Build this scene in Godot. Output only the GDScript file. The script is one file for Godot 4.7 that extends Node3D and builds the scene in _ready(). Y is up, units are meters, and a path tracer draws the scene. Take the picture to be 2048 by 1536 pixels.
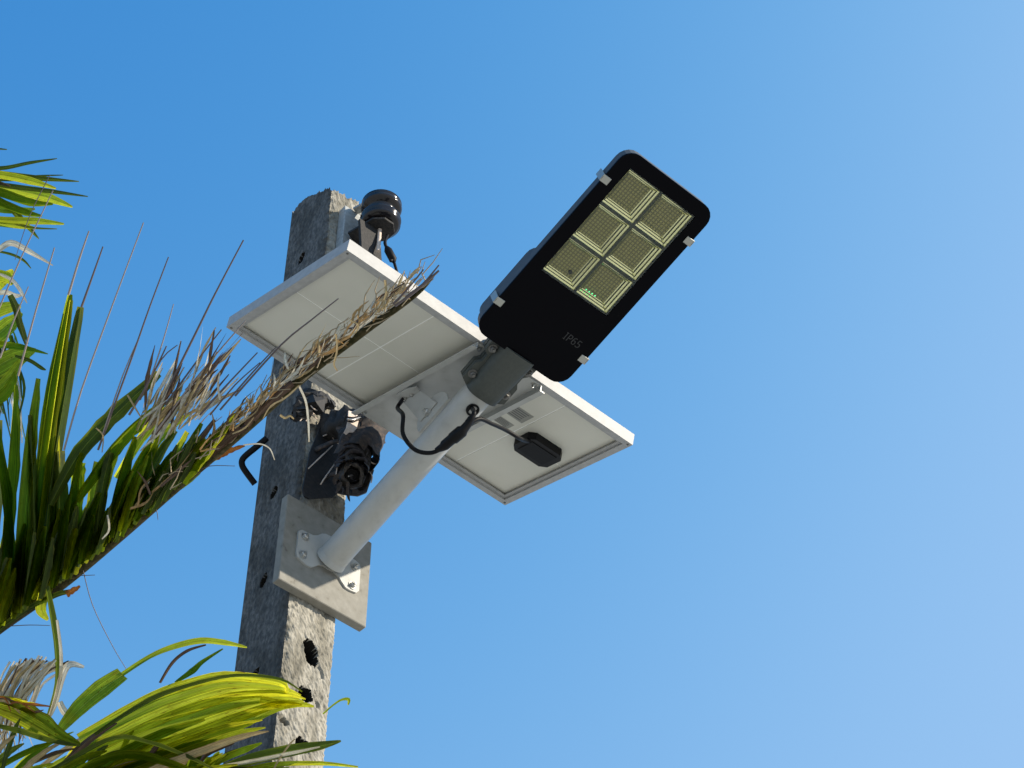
extends Node3D
# A solar street lamp on a weathered concrete pole, seen steeply from below between palm fronds.

const FOCAL := 4236.25            # focal length in photo pixels (2048 wide)
const EYE := Vector3(0, 1.5, 0)
const PITCH := 0.811483
const ROLL := 0.005152
# the pole: front corner on the ground, W along its right face, N out of that face
const POLE := Vector3(-0.437514, 0, -3.178336)
const W := Vector3(0.743564, 0, -0.668665)
const N := Vector3(0.668665, 0, 0.743564)
const UP := Vector3(0, 1, 0)
const WA := 0.118
const WB := 0.1617
# the lamp arm: root on the board, axis, sideways and down
const ROOT := Vector3(-0.369394, 4.353904, -3.210823)
const AX := Vector3(0.636085, 0.309399, 0.706872)
const SIDE := Vector3(0.744433, -0.005041, -0.667678)
const DOWN := Vector3(0.203016, -0.950919, 0.233533)
# the solar panel: nearest lower corner, long edge, short edge, normal
const PA := Vector3(-0.310155, 4.545138, -2.546349)
const PU := Vector3(0.742042, 0, -0.684347)      # 9 mm longer per metre than a unit
const PV := Vector3(-0.664248, 0.242844, -0.720249)
const PN := Vector3(0.163097, 0.970631, 0.176848)
const PL := 0.7505
const PW := 0.3922

const EXPOSURE := 1.4
const SUN_ENERGY := 1.6
var sun_dir := (N + W * 0.741 + UP * 0.5325).normalized()
var fwd: Vector3
var cam: Camera3D
var rng := RandomNumberGenerator.new()
var M := {}


class Geo:
	var v := PackedVector3Array()
	var uv := PackedVector2Array()
	var sm := PackedInt32Array()
	func tri(a: Vector3, b: Vector3, c: Vector3, s := -1, ua := Vector2.ZERO, ub := Vector2.ZERO, uc := Vector2.ZERO) -> void:
		v.append(a); v.append(b); v.append(c)
		uv.append(ua); uv.append(ub); uv.append(uc)
		sm.append(s)
	func quad(a: Vector3, b: Vector3, c: Vector3, d: Vector3, s := -1, ua := Vector2.ZERO, ub := Vector2.ZERO, uc := Vector2.ZERO, ud := Vector2.ZERO) -> void:
		tri(a, b, c, s, ua, ub, uc)
		tri(a, c, d, s, ua, uc, ud)
	func seal(from: int) -> void:      # turn a closed piece's faces outwards
		var o := v[from]
		var vol := 0.0
		for i in range(from, v.size(), 3):
			vol += (v[i] - o).dot((v[i + 1] - o).cross(v[i + 2] - o))
		if vol > 0.0:
			for i in range(from, v.size(), 3):
				var t := v[i + 1]; v[i + 1] = v[i + 2]; v[i + 2] = t
				var u := uv[i + 1]; uv[i + 1] = uv[i + 2]; uv[i + 2] = u
	func mesh(shift: Vector3, onto: ArrayMesh = null, turn := Basis.IDENTITY) -> ArrayMesh:
		var back := turn.inverse()
		var st := SurfaceTool.new()
		st.begin(Mesh.PRIMITIVE_TRIANGLES)
		for i in v.size():
			st.set_smooth_group(sm[i / 3])
			st.set_uv(uv[i])
			st.add_vertex(back * (v[i] - shift))
		st.index()
		st.generate_normals()
		return st.commit(onto)


# ---------------------------------------------------------------- shapes
func box(g: Geo, o: Vector3, x: Vector3, y: Vector3, z: Vector3, bev := 0.0) -> void:
	# a block centred on o with half edges x, y, z; the edges along z are chamfered by bev
	var f := g.v.size()
	var lx := x.length()
	var ly := y.length()
	var poly := []
	if bev > 0.0:
		var bx := bev / lx
		var by := bev / ly
		for q in [[1, 1 - by], [1 - bx, 1], [-1 + bx, 1], [-1, 1 - by], [-1, -1 + by], [-1 + bx, -1], [1 - bx, -1], [1, -1 + by]]:
			poly.append(x * q[0] + y * q[1])
		var lz := z.length()
		var rings := []
		for k in [[-1.0, -bev], [-1.0 + bev / lz, 0.0], [1.0 - bev / lz, 0.0], [1.0, -bev]]:
			var ring := []
			for p in poly:
				ring.append(o + p * (1.0 + k[1] / minf(lx, ly)) + z * k[0])
			rings.append(ring)
		for r in 3:
			for i in 8:
				var j := (i + 1) % 8
				g.quad(rings[r][i], rings[r][j], rings[r + 1][j], rings[r + 1][i])
		for i in range(1, 7):
			g.tri(rings[0][0], rings[0][i + 1], rings[0][i])
			g.tri(rings[3][0], rings[3][i], rings[3][i + 1])
	else:
		var c := []
		for k in 8:
			c.append(o + x * (1 if k & 1 else -1) + y * (1 if k & 2 else -1) + z * (1 if k & 4 else -1))
		for q in [[0, 2, 3, 1], [4, 5, 7, 6], [0, 1, 5, 4], [2, 6, 7, 3], [0, 4, 6, 2], [1, 3, 7, 5]]:
			g.quad(c[q[0]], c[q[1]], c[q[2]], c[q[3]])
	g.seal(f)


func prism(g: Geo, poly: PackedVector2Array, o: Vector3, x: Vector3, y: Vector3, z: Vector3, smooth := -1) -> void:
	# the outline poly in the x, y plane at o, thickened along z
	var f := g.v.size()
	var t := Geometry2D.triangulate_polygon(poly)
	for i in range(0, t.size(), 3):
		var p := []
		for k in 3:
			p.append(o + x * poly[t[i + k]].x + y * poly[t[i + k]].y)
		g.tri(p[0], p[1], p[2])
		g.tri(p[0] + z, p[2] + z, p[1] + z)
	# the sides must run against the lids; find out which way the lids run
	var area := 0.0
	for i in poly.size():
		var q := poly[(i + 1) % poly.size()]
		area += poly[i].x * q.y - q.x * poly[i].y
	var lid := 1.0
	if t.size() >= 3:
		var a := poly[t[0]]; var b := poly[t[1]]; var c := poly[t[2]]
		lid = (b - a).cross(c - a)
	for i in poly.size():
		var p0 := o + x * poly[i].x + y * poly[i].y
		var j := (i + 1) % poly.size()
		var p1 := o + x * poly[j].x + y * poly[j].y
		if area * lid > 0.0:
			g.quad(p1, p0, p0 + z, p1 + z, smooth)
		else:
			g.quad(p0, p1, p1 + z, p0 + z, smooth)
	g.seal(f)


func round_rect(w: float, h: float, r: float, n := 5) -> PackedVector2Array:
	var out := PackedVector2Array()
	for c in [[1, 1, 0.0], [-1, 1, PI / 2], [-1, -1, PI], [1, -1, 1.5 * PI]]:
		for i in n + 1:
			var a: float = c[2] + PI / 2 * i / n
			out.append(Vector2(c[0] * (w - r) + cos(a) * r, c[1] * (h - r) + sin(a) * r))
	return out


func disc_poly(r: float, n := 20) -> PackedVector2Array:
	var out := PackedVector2Array()
	for i in n:
		out.append(Vector2(cos(TAU * i / n), sin(TAU * i / n)) * r)
	return out


func tube(g: Geo, pts: Array, radii: Array, seg := 8, smooth := 1, flat := 1.0, side := Vector3.ZERO) -> void:
	# a swept round bar; flat < 1 squashes it across side
	var f := g.v.size()
	var last := Vector3.ZERO
	var rings := []
	for i in pts.size():
		var t: Vector3 = (pts[mini(i + 1, pts.size() - 1)] - pts[maxi(i - 1, 0)]).normalized()
		if last == Vector3.ZERO:
			last = side if side != Vector3.ZERO else (UP if absf(t.y) < 0.8 else Vector3.RIGHT)
		var a := (last - t * last.dot(t)).normalized()
		var b := t.cross(a)
		last = a
		var ring := PackedVector3Array()
		for k in seg:
			var an := TAU * k / seg
			ring.append(pts[i] + (a * cos(an) + b * sin(an) * flat) * radii[i])
		rings.append(ring)
	for i in pts.size() - 1:
		for k in seg:
			var j := (k + 1) % seg
			g.quad(rings[i][k], rings[i][j], rings[i + 1][j], rings[i + 1][k], smooth, Vector2(float(k) / seg, i), Vector2(float(k + 1) / seg, i), Vector2(float(k + 1) / seg, i + 1), Vector2(float(k) / seg, i + 1))
	var e: int = pts.size() - 1
	for k in range(1, seg - 1):
		g.tri(rings[0][0], rings[0][k + 1], rings[0][k])
		g.tri(rings[e][0], rings[e][k], rings[e][k + 1])
	g.seal(f)


func lathe(g: Geo, prof: Array, o: Vector3, axis: Vector3, seg := 24) -> void:
	# prof: [radius, height, smooth group] from one end to the other, turned about axis through o
	var f := g.v.size()
	var a := axis.cross(UP if absf(axis.y) < 0.8 else Vector3.RIGHT).normalized()
	var b := axis.cross(a).normalized()
	for i in prof.size() - 1:
		for k in seg:
			var d0 := a * cos(TAU * k / seg) + b * sin(TAU * k / seg)
			var d1 := a * cos(TAU * (k + 1) / seg) + b * sin(TAU * (k + 1) / seg)
			var p: Array = prof[i]
			var q: Array = prof[i + 1]
			var s: int = q[2] if q.size() > 2 else 1
			if p[0] > 0.0:
				g.tri(o + axis * p[1] + d0 * p[0], o + axis * p[1] + d1 * p[0], o + axis * q[1] + d1 * q[0], s)
			if q[0] > 0.0:
				g.tri(o + axis * p[1] + d0 * p[0], o + axis * q[1] + d1 * q[0], o + axis * q[1] + d0 * q[0], s)
	g.seal(f)


func roughen(g: Geo, amp: float, freq: float, sd := 1) -> void:
	var n := FastNoiseLite.new()
	n.seed = sd
	n.frequency = freq
	n.fractal_octaves = 3
	for i in g.v.size():
		var p := g.v[i]
		g.v[i] = p + Vector3(n.get_noise_3dv(p), n.get_noise_3dv(p + Vector3(7, 0, 0)), n.get_noise_3dv(p + Vector3(0, 7, 0))) * amp


func bolt(g: Geo, o: Vector3, axis: Vector3, r: float, h: float) -> void:
	# washer, six-sided nut and a stub of thread
	lathe(g, [[0.0, 0.0], [r * 1.5, 0.0, 2], [r * 1.5, h * 0.25, 3], [0.0, h * 0.25, 4]], o, axis, 18)
	lathe(g, [[0.0, h * 0.2], [r, h * 0.2, -1], [r, h * 0.8, -1], [r * 0.8, h, -1], [0.0, h, -1]], o, axis, 6)
	lathe(g, [[0.0, h * 0.9], [r * 0.5, h * 0.9, 2], [r * 0.5, h * 1.5, 3], [0.0, h * 1.5, 4]], o, axis, 10)


func smooth_path(pts: Array, per := 4) -> Array:
	var out := []
	for i in pts.size() - 1:
		var p0: Vector3 = pts[maxi(i - 1, 0)]
		var p1: Vector3 = pts[i]
		var p2: Vector3 = pts[i + 1]
		var p3: Vector3 = pts[mini(i + 2, pts.size() - 1)]
		for k in per:
			var t := float(k) / per
			out.append(0.5 * (2.0 * p1 + (p2 - p0) * t + (2.0 * p0 - 5.0 * p1 + 4.0 * p2 - p3) * t * t + (3.0 * p1 - p0 - 3.0 * p2 + p3) * t * t * t))
	out.append(pts[-1])
	return out


func spread(vals: Array, n: int) -> Array:
	var out := []
	for i in n:
		var t := float(i) / (n - 1) * (vals.size() - 1)
		var k := mini(int(t), vals.size() - 2)
		out.append(lerpf(vals[k], vals[k + 1], t - k))
	return out


func blade(g: Geo, path: Array, half: Array, roll := 0.0, fold := 0.5, pleats := 0, per := 4, ragged := 0.0, twist := 0.0) -> void:
	# a leaf blade: half widths along the path, folded along its rib, or pleated lengthwise
	var pts := smooth_path(path, per)
	var wid := spread(half, pts.size())
	var across := 4 if pleats == 0 else pleats * 2
	var rows := []
	for i in pts.size():
		var t: Vector3 = (pts[mini(i + 1, pts.size() - 1)] - pts[maxi(i - 1, 0)]).normalized()
		var nrm := (-fwd + t * fwd.dot(t)).normalized().rotated(t, roll + twist * i / pts.size())
		var sd := t.cross(nrm)
		var row := PackedVector3Array()
		for j in across + 1:
			var c := float(j) / across * 2.0 - 1.0
			var w: float = wid[i] * (1.0 + (rng.randf() - 0.5) * ragged * (1.0 if j == 0 or j == across else 0.0))
			var lift := 0.0
			if pleats == 0:
				lift = -absf(c) * w * sin(fold) + c * c * w * 0.12
				row.append(pts[i] + sd * (c * w * cos(fold)) + nrm * lift)
			else:
				lift = (0.5 if j % 2 else -0.5) * w / pleats * fold * 2.0 - c * c * w * 0.3
				row.append(pts[i] + sd * (c * w) + nrm * lift)
		rows.append(row)
	var m: int = rows.size() - 1
	for i in m:
		for j in across:
			var s := 1 + (j if pleats else (0 if j < across / 2 else 1))
			var u0 := float(j) / across
			var u1 := float(j + 1) / across
			g.quad(rows[i][j], rows[i + 1][j], rows[i + 1][j + 1], rows[i][j + 1], s, Vector2(u0, float(i) / m), Vector2(u0, float(i + 1) / m), Vector2(u1, float(i + 1) / m), Vector2(u1, float(i) / m))


# ---------------------------------------------------------------- objects
func obj(called: String, g: Geo, m: Material, parent: Node3D = null, turn := Basis.IDENTITY) -> MeshInstance3D:
	var o := MeshInstance3D.new()
	o.name = called
	var host: Node3D = parent if parent else self
	host.add_child(o, true)
	var at0 := Vector3.ZERO
	if parent == null:
		at0 = g.v[0]
		o.position = at0
	else:
		at0 = o.global_position
	o.basis = turn
	o.mesh = g.mesh(at0, null, turn)
	o.mesh.surface_set_material(0, m)
	return o


func thing(called: String, label: String, category: String, at0: Vector3, group := "") -> Node3D:
	var o := Node3D.new()
	o.name = called
	add_child(o, true)
	o.position = at0
	tag(o, label, category, group)
	return o


func tag(o: Node, label: String, category: String, group := "") -> void:
	o.set_meta("label", label)
	o.set_meta("category", category)
	if group:
		o.set_meta("group", group)


func at(px: float, py: float, depth: float) -> Vector3:
	var b := cam.transform.basis
	return EYE + (b.x * ((px - 1024.0) / FOCAL) - b.y * ((py - 768.0) / FOCAL) - b.z) * depth


func on_pole(px: float, py: float, n: float) -> Vector3:
	var d := at(px, py, 1.0) - EYE
	return EYE + d * ((POLE + N * n - EYE).dot(N) / d.dot(N))


func pol(s: float, y: float, n: float) -> Vector3:
	return POLE + W * s + UP * y + N * n


func arm(t: float, s: float, h: float) -> Vector3:
	return ROOT + AX * t + SIDE * s - DOWN * h


func pan(u: float, v: float, h: float) -> Vector3:
	return PA + PU * u + PV * v + PN * h


# ---------------------------------------------------------------- materials
func lin(r: float, g: float, b: float) -> Color:
	return Color(r, g, b).linear_to_srgb()


func plain(c: Color, rough := 0.6, metal := 0.0, spec := 0.5) -> StandardMaterial3D:
	var m := StandardMaterial3D.new()
	m.albedo_color = c
	m.roughness = rough
	m.metallic = metal
	m.metallic_specular = spec
	return m


func noise_tex(sd: int, freq: float, cols: Array, octaves := 5, size := 512, gain := 0.5) -> NoiseTexture2D:
	var n := FastNoiseLite.new()
	n.seed = sd
	n.frequency = freq
	n.noise_type = FastNoiseLite.TYPE_SIMPLEX_SMOOTH
	n.fractal_octaves = octaves
	n.fractal_gain = gain
	var t := NoiseTexture2D.new()
	t.width = size
	t.height = size
	t.seamless = true
	t.noise = n
	var gr := Gradient.new()
	var off := PackedFloat32Array()
	var cc := PackedColorArray()
	for c in cols:
		off.append(c[0])
		cc.append(c[1])
	gr.offsets = off
	gr.colors = cc
	t.color_ramp = gr
	return t


func worn(sd: int, cols: Array, freq: float, scale: float, rough: float, relief := 0.0, metal := 0.0, gain := 0.5, drawn := 1.0) -> StandardMaterial3D:
	# mottled colour, and relief of the same grain, laid on from three sides
	var m := plain(Color.WHITE, rough, metal)
	m.albedo_texture = noise_tex(sd, freq, cols, 7 if gain > 0.5 else 5, 1024 if gain > 0.5 else 512, gain)
	m.uv1_triplanar = true
	m.uv1_world_triplanar = true
	m.uv1_scale = Vector3(scale, scale * drawn, scale)
	if relief > 0.0:
		m.heightmap_enabled = true
		m.heightmap_texture = noise_tex(sd + 7, freq * 1.7, [[0.0, Color.BLACK], [1.0, Color.WHITE]])
		m.heightmap_scale = relief
	return m


func leaf_mat(sd: int, base: Color, rib: Color, edge: Color, spots: float, spot: Color, through: float) -> StandardMaterial3D:
	# the picture of a blade: veins along it, a paler rib, dry edges, sunlit ones painted on green, and brown flecks; u across, v along
	var im := Image.create(64, 192, false, Image.FORMAT_RGB8)
	var n := FastNoiseLite.new()
	n.seed = sd
	n.frequency = 0.03
	var r := RandomNumberGenerator.new()
	r.seed = sd
	var veins := []
	for x in 64:
		veins.append(0.70 + 0.50 * r.randf())
	for y in 192:
		for x in 64:
			var u := absf(x / 63.0 * 2.0 - 1.0)
			var c := base.lerp(rib, clampf(1.0 - u * 9.0, 0, 1) * 0.8)
			var blot := n.get_noise_2d(x * 2.0, y * 0.7)
			c = c.lerp(edge, clampf((u - 0.80 + blot * 0.5) * 4.0, 0, 1) * 0.7)
			c = c.lerp(edge, clampf((y / 191.0 - 0.86 + blot * 0.3) * 6.0, 0, 1) * 0.8)
			c = c * (veins[x] * (0.96 + 0.16 * n.get_noise_2d(x * 0.5 + 90.0, y * 0.9)))
			if n.get_noise_2d(x * 7.0 + 300.0, y * 1.6) > 0.60 - spots:
				c = c.lerp(spot, 0.8)
			c.a = 1.0
			im.set_pixel(x, y, c.clamp())
	var m := plain(Color.WHITE, 0.55, 0.0, 0.4)
	m.albedo_texture = ImageTexture.create_from_image(im)
	m.cull_mode = BaseMaterial3D.CULL_DISABLED
	m.backlight_enabled = true
	m.backlight = Color(through, through, through * 0.7)
	return m


func make_materials() -> void:
	M.concrete = worn(3, [[0.0, lin(0.09, 0.085, 0.072)], [0.20, lin(0.185, 0.175, 0.148)], [0.38, lin(0.29, 0.274, 0.23)], [0.55, lin(0.345, 0.325, 0.277)], [0.75, lin(0.385, 0.365, 0.312)], [1.0, lin(0.43, 0.41, 0.355)]], 0.014, 2.4, 0.95, 0.38, 0.0, 0.62, 0.7)
	M.shaded_concrete = worn(4, [[0.0, lin(0.030, 0.031, 0.030)], [0.3, lin(0.062, 0.062, 0.060)], [0.5, lin(0.100, 0.098, 0.092)], [0.7, lin(0.140, 0.136, 0.127)], [1.0, lin(0.22, 0.215, 0.20)]], 0.022, 3.4, 0.95, 0.12, 0.0, 0.66, 0.55)  # darker copy of the concrete: shade of the sunless sides in its colour
	M.hole_shade = plain(lin(0.022, 0.021, 0.019), 1.0, 0.0, 0.1)  # inside of the holes: the shade of their depth put into the colour
	M.board = worn(11, [[0.0, lin(0.08, 0.068, 0.05)], [0.10, lin(0.165, 0.153, 0.128)], [0.24, lin(0.215, 0.205, 0.176)], [0.7, lin(0.25, 0.24, 0.21)], [1.0, lin(0.28, 0.27, 0.237)]], 0.010, 3.0, 0.9, 0.06, 0.0, 0.60)
	for k in [M.concrete, M.shaded_concrete, M.board]:
		k.uv1_world_triplanar = false
	# broad stains over the grain: rain streaks, old formwork patches
	for k in [M.concrete, M.shaded_concrete]:
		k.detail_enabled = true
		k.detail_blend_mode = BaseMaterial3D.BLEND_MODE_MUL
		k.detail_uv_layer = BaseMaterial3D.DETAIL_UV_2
		k.detail_albedo = noise_tex(15 if k == M.shaded_concrete else 29, 0.012, [[0.0, lin(0.38, 0.37, 0.34)], [0.38, lin(0.66, 0.65, 0.62)], [0.55, lin(0.95, 0.95, 0.95)], [1.0, lin(1.0, 1.0, 1.0)]], 5, 512, 0.6)
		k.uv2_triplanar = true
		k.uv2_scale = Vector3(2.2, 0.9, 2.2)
	M.white = worn(21, [[0.0, lin(0.31, 0.307, 0.285)], [0.3, lin(0.40, 0.40, 0.378)], [0.5, lin(0.435, 0.437, 0.415)], [1.0, lin(0.47, 0.473, 0.452)]], 0.006, 3.0, 0.38, 0.0, 0.0, 0.62)
	M.alu = worn(31, [[0.0, lin(0.32, 0.32, 0.315)], [1.0, lin(0.42, 0.42, 0.415)]], 0.02, 5.0, 0.62, 0.0, 0.05)
	M.sheet = worn(36, [[0.0, lin(0.86, 0.86, 0.82)], [1.0, lin(0.90, 0.90, 0.86)]], 0.004, 2.0, 0.5)
	M.cell = worn(38, [[0.0, lin(0.57, 0.56, 0.485)], [0.5, lin(0.61, 0.595, 0.52)], [1.0, lin(0.64, 0.63, 0.555)]], 0.004, 2.0, 0.45)
	M.dark_glass = plain(lin(0.0025, 0.0025, 0.004), 0.3, 0.0, 0.16)
	M.silicon = plain(lin(0.006, 0.008, 0.02), 0.15, 0.0, 0.5)
	M.housing = worn(41, [[0.0, lin(0.055, 0.058, 0.060)], [1.0, lin(0.08, 0.084, 0.087)]], 0.02, 5.0, 0.5)
	M.clamp = worn(43, [[0.0, lin(0.045, 0.052, 0.046)], [1.0, lin(0.065, 0.072, 0.064)]], 0.03, 6.0, 0.6, 0.02)
	M.black = plain(lin(0.005, 0.005, 0.006), 0.45, 0.0, 0.3)
	M.rubber = plain(lin(0.004, 0.004, 0.005), 0.55, 0.0, 0.3)
	M.steel = plain(lin(0.50, 0.50, 0.48), 0.3, 0.85)
	M.dull_steel = plain(lin(0.16, 0.155, 0.145), 0.45, 0.5)
	M.clip = plain(lin(0.42, 0.42, 0.38), 0.35, 0.6)
	M.gold = worn(51, [[0.0, lin(0.76, 0.75, 0.38)], [1.0, lin(0.88, 0.86, 0.48)]], 0.02, 6.0, 0.13, 0.0, 0.9)
	M.dark_tray = plain(lin(0.025, 0.034, 0.026), 0.35, 0.2)
	M.led_board = worn(53, [[0.0, lin(0.10, 0.093, 0.022)], [1.0, lin(0.15, 0.138, 0.036)]], 0.02, 6.0, 0.5)
	M.chip = plain(lin(0.26, 0.235, 0.06), 0.35)
	M.glaze = worn(61, [[0.0, lin(0.007, 0.006, 0.007)], [1.0, lin(0.016, 0.012, 0.013)]], 0.02, 4.0, 0.16)
	M.galv = worn(63, [[0.0, lin(0.20, 0.21, 0.20)], [0.5, lin(0.32, 0.33, 0.32)], [1.0, lin(0.42, 0.43, 0.42)]], 0.03, 5.0, 0.55, 0.02, 0.3)
	M.iron = worn(65, [[0.0, lin(0.006, 0.006, 0.006)], [0.6, lin(0.016, 0.015, 0.015)], [1.0, lin(0.045, 0.032, 0.025)]], 0.03, 6.0, 0.75, 0.08)
	M.cloth = worn(66, [[0.0, lin(0.012, 0.010, 0.012)], [0.6, lin(0.03, 0.026, 0.03)], [1.0, lin(0.06, 0.05, 0.05)]], 0.03, 6.0, 0.85)
	M.rusty = worn(68, [[0.0, lin(0.010, 0.010, 0.010)], [0.5, lin(0.03, 0.024, 0.021)], [0.7, lin(0.075, 0.048, 0.034)], [1.0, lin(0.13, 0.09, 0.065)]], 0.02, 6.0, 0.8, 0.08)
	M.ceramic = worn(67, [[0.0, lin(0.018, 0.015, 0.013)], [0.6, lin(0.045, 0.036, 0.030)], [1.0, lin(0.09, 0.07, 0.055)]], 0.03, 8.0, 0.75, 0.05)
	M.pale = worn(69, [[0.0, lin(0.48, 0.38, 0.31)], [1.0, lin(0.72, 0.62, 0.54)]], 0.02, 8.0, 0.8)
	M.sand = worn(71, [[0.0, lin(0.36, 0.33, 0.27)], [0.5, lin(0.49, 0.455, 0.385)], [1.0, lin(0.56, 0.525, 0.45)]], 0.01, 0.12, 0.95)
	M.sticker = plain(lin(0.26, 0.26, 0.23), 0.5)
	M.print_grey = plain(lin(0.10, 0.10, 0.10), 0.6)
	M.lettering = plain(lin(0.020, 0.020, 0.023), 0.6)
	var glass := plain(Color(0.9, 0.95, 0.9, 0.06), 0.05)
	glass.metallic_specular = 0.22
	glass.transparency = BaseMaterial3D.TRANSPARENCY_ALPHA
	M.glass = glass
	var led := plain(Color(0.5, 1.0, 0.75), 0.4)
	led.emission_enabled = true
	led.emission = Color(0.35, 1.0, 0.6)
	led.emission_energy_multiplier = 0.9
	M.led = led
	# foliage
	M.green = leaf_mat(101, Color(0.47, 0.56, 0.17), Color(0.70, 0.72, 0.32), Color(0.72, 0.70, 0.22), 0.0, Color(0.3, 0.2, 0.1), 1.5)  # yellow edge tone stands in for sun on the blade edges
	M.deep = leaf_mat(102, Color(0.31, 0.38, 0.14), Color(0.52, 0.56, 0.25), Color(0.52, 0.52, 0.17), 0.03, Color(0.2, 0.15, 0.08), 1.1)
	M.lime = leaf_mat(103, Color(0.70, 0.74, 0.28), Color(0.82, 0.83, 0.45), Color(0.76, 0.71, 0.30), 0.06, Color(0.42, 0.28, 0.1), 1.6)
	M.yellow = leaf_mat(104, Color(0.86, 0.85, 0.30), Color(0.92, 0.91, 0.44), Color(0.80, 0.73, 0.28), 0.17, Color(0.40, 0.24, 0.08), 1.7)
	M.tan = leaf_mat(105, Color(0.74, 0.66, 0.49), Color(0.84, 0.77, 0.62), Color(0.62, 0.52, 0.38), 0.03, Color(0.36, 0.26, 0.18), 0.9)
	M.straw_leaf = leaf_mat(109, Color(0.72, 0.58, 0.38), Color(0.82, 0.70, 0.50), Color(0.55, 0.42, 0.27), 0.02, Color(0.32, 0.22, 0.14), 0.9)
	M.umber = leaf_mat(106, Color(0.36, 0.28, 0.22), Color(0.5, 0.42, 0.34), Color(0.28, 0.2, 0.16), 0.05, Color(0.2, 0.13, 0.1), 0.5)
	M.bleached = leaf_mat(107, Color(0.88, 0.86, 0.79), Color(0.93, 0.92, 0.87), Color(0.74, 0.68, 0.56), 0.02, Color(0.45, 0.35, 0.25), 1.0)
	M.rust = leaf_mat(108, Color(0.66, 0.40, 0.16), Color(0.75, 0.55, 0.25), Color(0.42, 0.24, 0.12), 0.05, Color(0.3, 0.15, 0.08), 0.9)
	for k in [M.tan, M.straw_leaf, M.umber, M.bleached, M.rust]:
		k.backlight = Color(k.backlight.r, k.backlight.r * 0.97, k.backlight.r * 0.93)
	M.rachis = worn(81, [[0.0, lin(0.014, 0.014, 0.006)], [0.45, lin(0.032, 0.031, 0.012)], [0.6, lin(0.055, 0.044, 0.022)], [1.0, lin(0.10, 0.085, 0.045)]], 0.03, 6.0, 0.6, 0.05)
	M.straw = plain(lin(0.30, 0.235, 0.14), 0.6)
	M.rachis.roughness = 0.85
	M.rachis.metallic_specular = 0.2
	M.stick = plain(lin(0.26, 0.22, 0.20), 0.45)
	M.stick_dark = plain(lin(0.10, 0.075, 0.07), 0.5)
	M.bark = worn(83, [[0.0, lin(0.07, 0.06, 0.05)], [1.0, lin(0.24, 0.21, 0.17)]], 0.02, 3.0, 0.95, 0.3)


func sky_picture() -> Image:
	# clear air: paler towards the sun and towards the horizon
	var wd := 512
	var ht := 256
	var im := Image.create(wd, ht, false, Image.FORMAT_RGBF)
	for y in ht:
		var el := PI / 2 - PI * (y + 0.5) / ht
		var am := 1.0 / maxf(sin(maxf(el, 0.0)), 0.08)
		am = 1.0 + 0.75 * (1.0 - exp(-(am - 1.0) / 0.75))
		for x in wd:
			var az := TAU * (x + 0.5) / wd
			var d := Vector3(sin(az) * cos(el), sin(el), -cos(az) * cos(el))
			var t := d.dot(sun_dir)
			var q := -2.894 + 5.385 * 0.15 * log(1.0 + exp((t - 0.061) / 0.15)) + 4.464 * (am - 1.30)
			q = -log(exp(-3.0 * q) + exp(3.0 * 1.06)) / 3.0
			im.set_pixel(x, y, Color(exp(q), exp(-0.114 + 0.4153 * q), exp(0.0769 + 0.1725 * q)) * (1.0 / EXPOSURE))
	return im


# ---------------------------------------------------------------- scene
func _ready() -> void:
	rng.seed = 20240611
	cam = Camera3D.new()
	cam.name = "camera"
	cam.fov = 20.55137
	cam.near = 0.05
	cam.far = 2000.0
	add_child(cam)
	var right := Vector3(cos(ROLL), sin(ROLL) * cos(PITCH), sin(ROLL) * sin(PITCH))
	var top := Vector3(-sin(ROLL), cos(ROLL) * cos(PITCH), cos(ROLL) * sin(PITCH))
	fwd = Vector3(0, sin(PITCH), -cos(PITCH))
	cam.transform = Transform3D(Basis(right, top, -fwd), EYE)

	var env := Environment.new()
	env.background_mode = Environment.BG_SKY
	var sky := Sky.new()
	var pano := PanoramaSkyMaterial.new()
	pano.panorama = ImageTexture.create_from_image(sky_picture())
	sky.sky_material = pano
	env.sky = sky
	env.tonemap_mode = Environment.TONE_MAPPER_LINEAR
	env.tonemap_exposure = EXPOSURE
	env.sdfgi_enabled = true
	env.ssao_enabled = true
	env.ssil_enabled = true
	var we := WorldEnvironment.new()
	we.name = "air"
	we.environment = env
	add_child(we)
	var sun := DirectionalLight3D.new()
	sun.name = "sun"
	sun.light_color = Color(1.0, 0.955, 0.88)
	sun.light_energy = SUN_ENERGY
	sun.light_angular_distance = 0.5
	sun.shadow_enabled = true
	add_child(sun)
	sun.look_at_from_position(sun_dir * 20.0, Vector3.ZERO)

	make_materials()
	build_ground()
	build_pole()
	build_board()
	build_lamp()
	build_panel()
	build_insulator()
	build_socket()
	build_hook()
	build_palm()
	build_far_palm()


func build_ground() -> void:
	var g := Geo.new()
	for i in 20:
		for j in 20:
			var a := Vector3(-300 + i * 30, 0, -300 + j * 30)
			g.quad(a, a + Vector3(30, 0, 0), a + Vector3(30, 0, 30), a + Vector3(0, 0, 30), 1)
	var o := obj("ground", g, M.sand)
	o.set_meta("kind", "structure")


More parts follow.
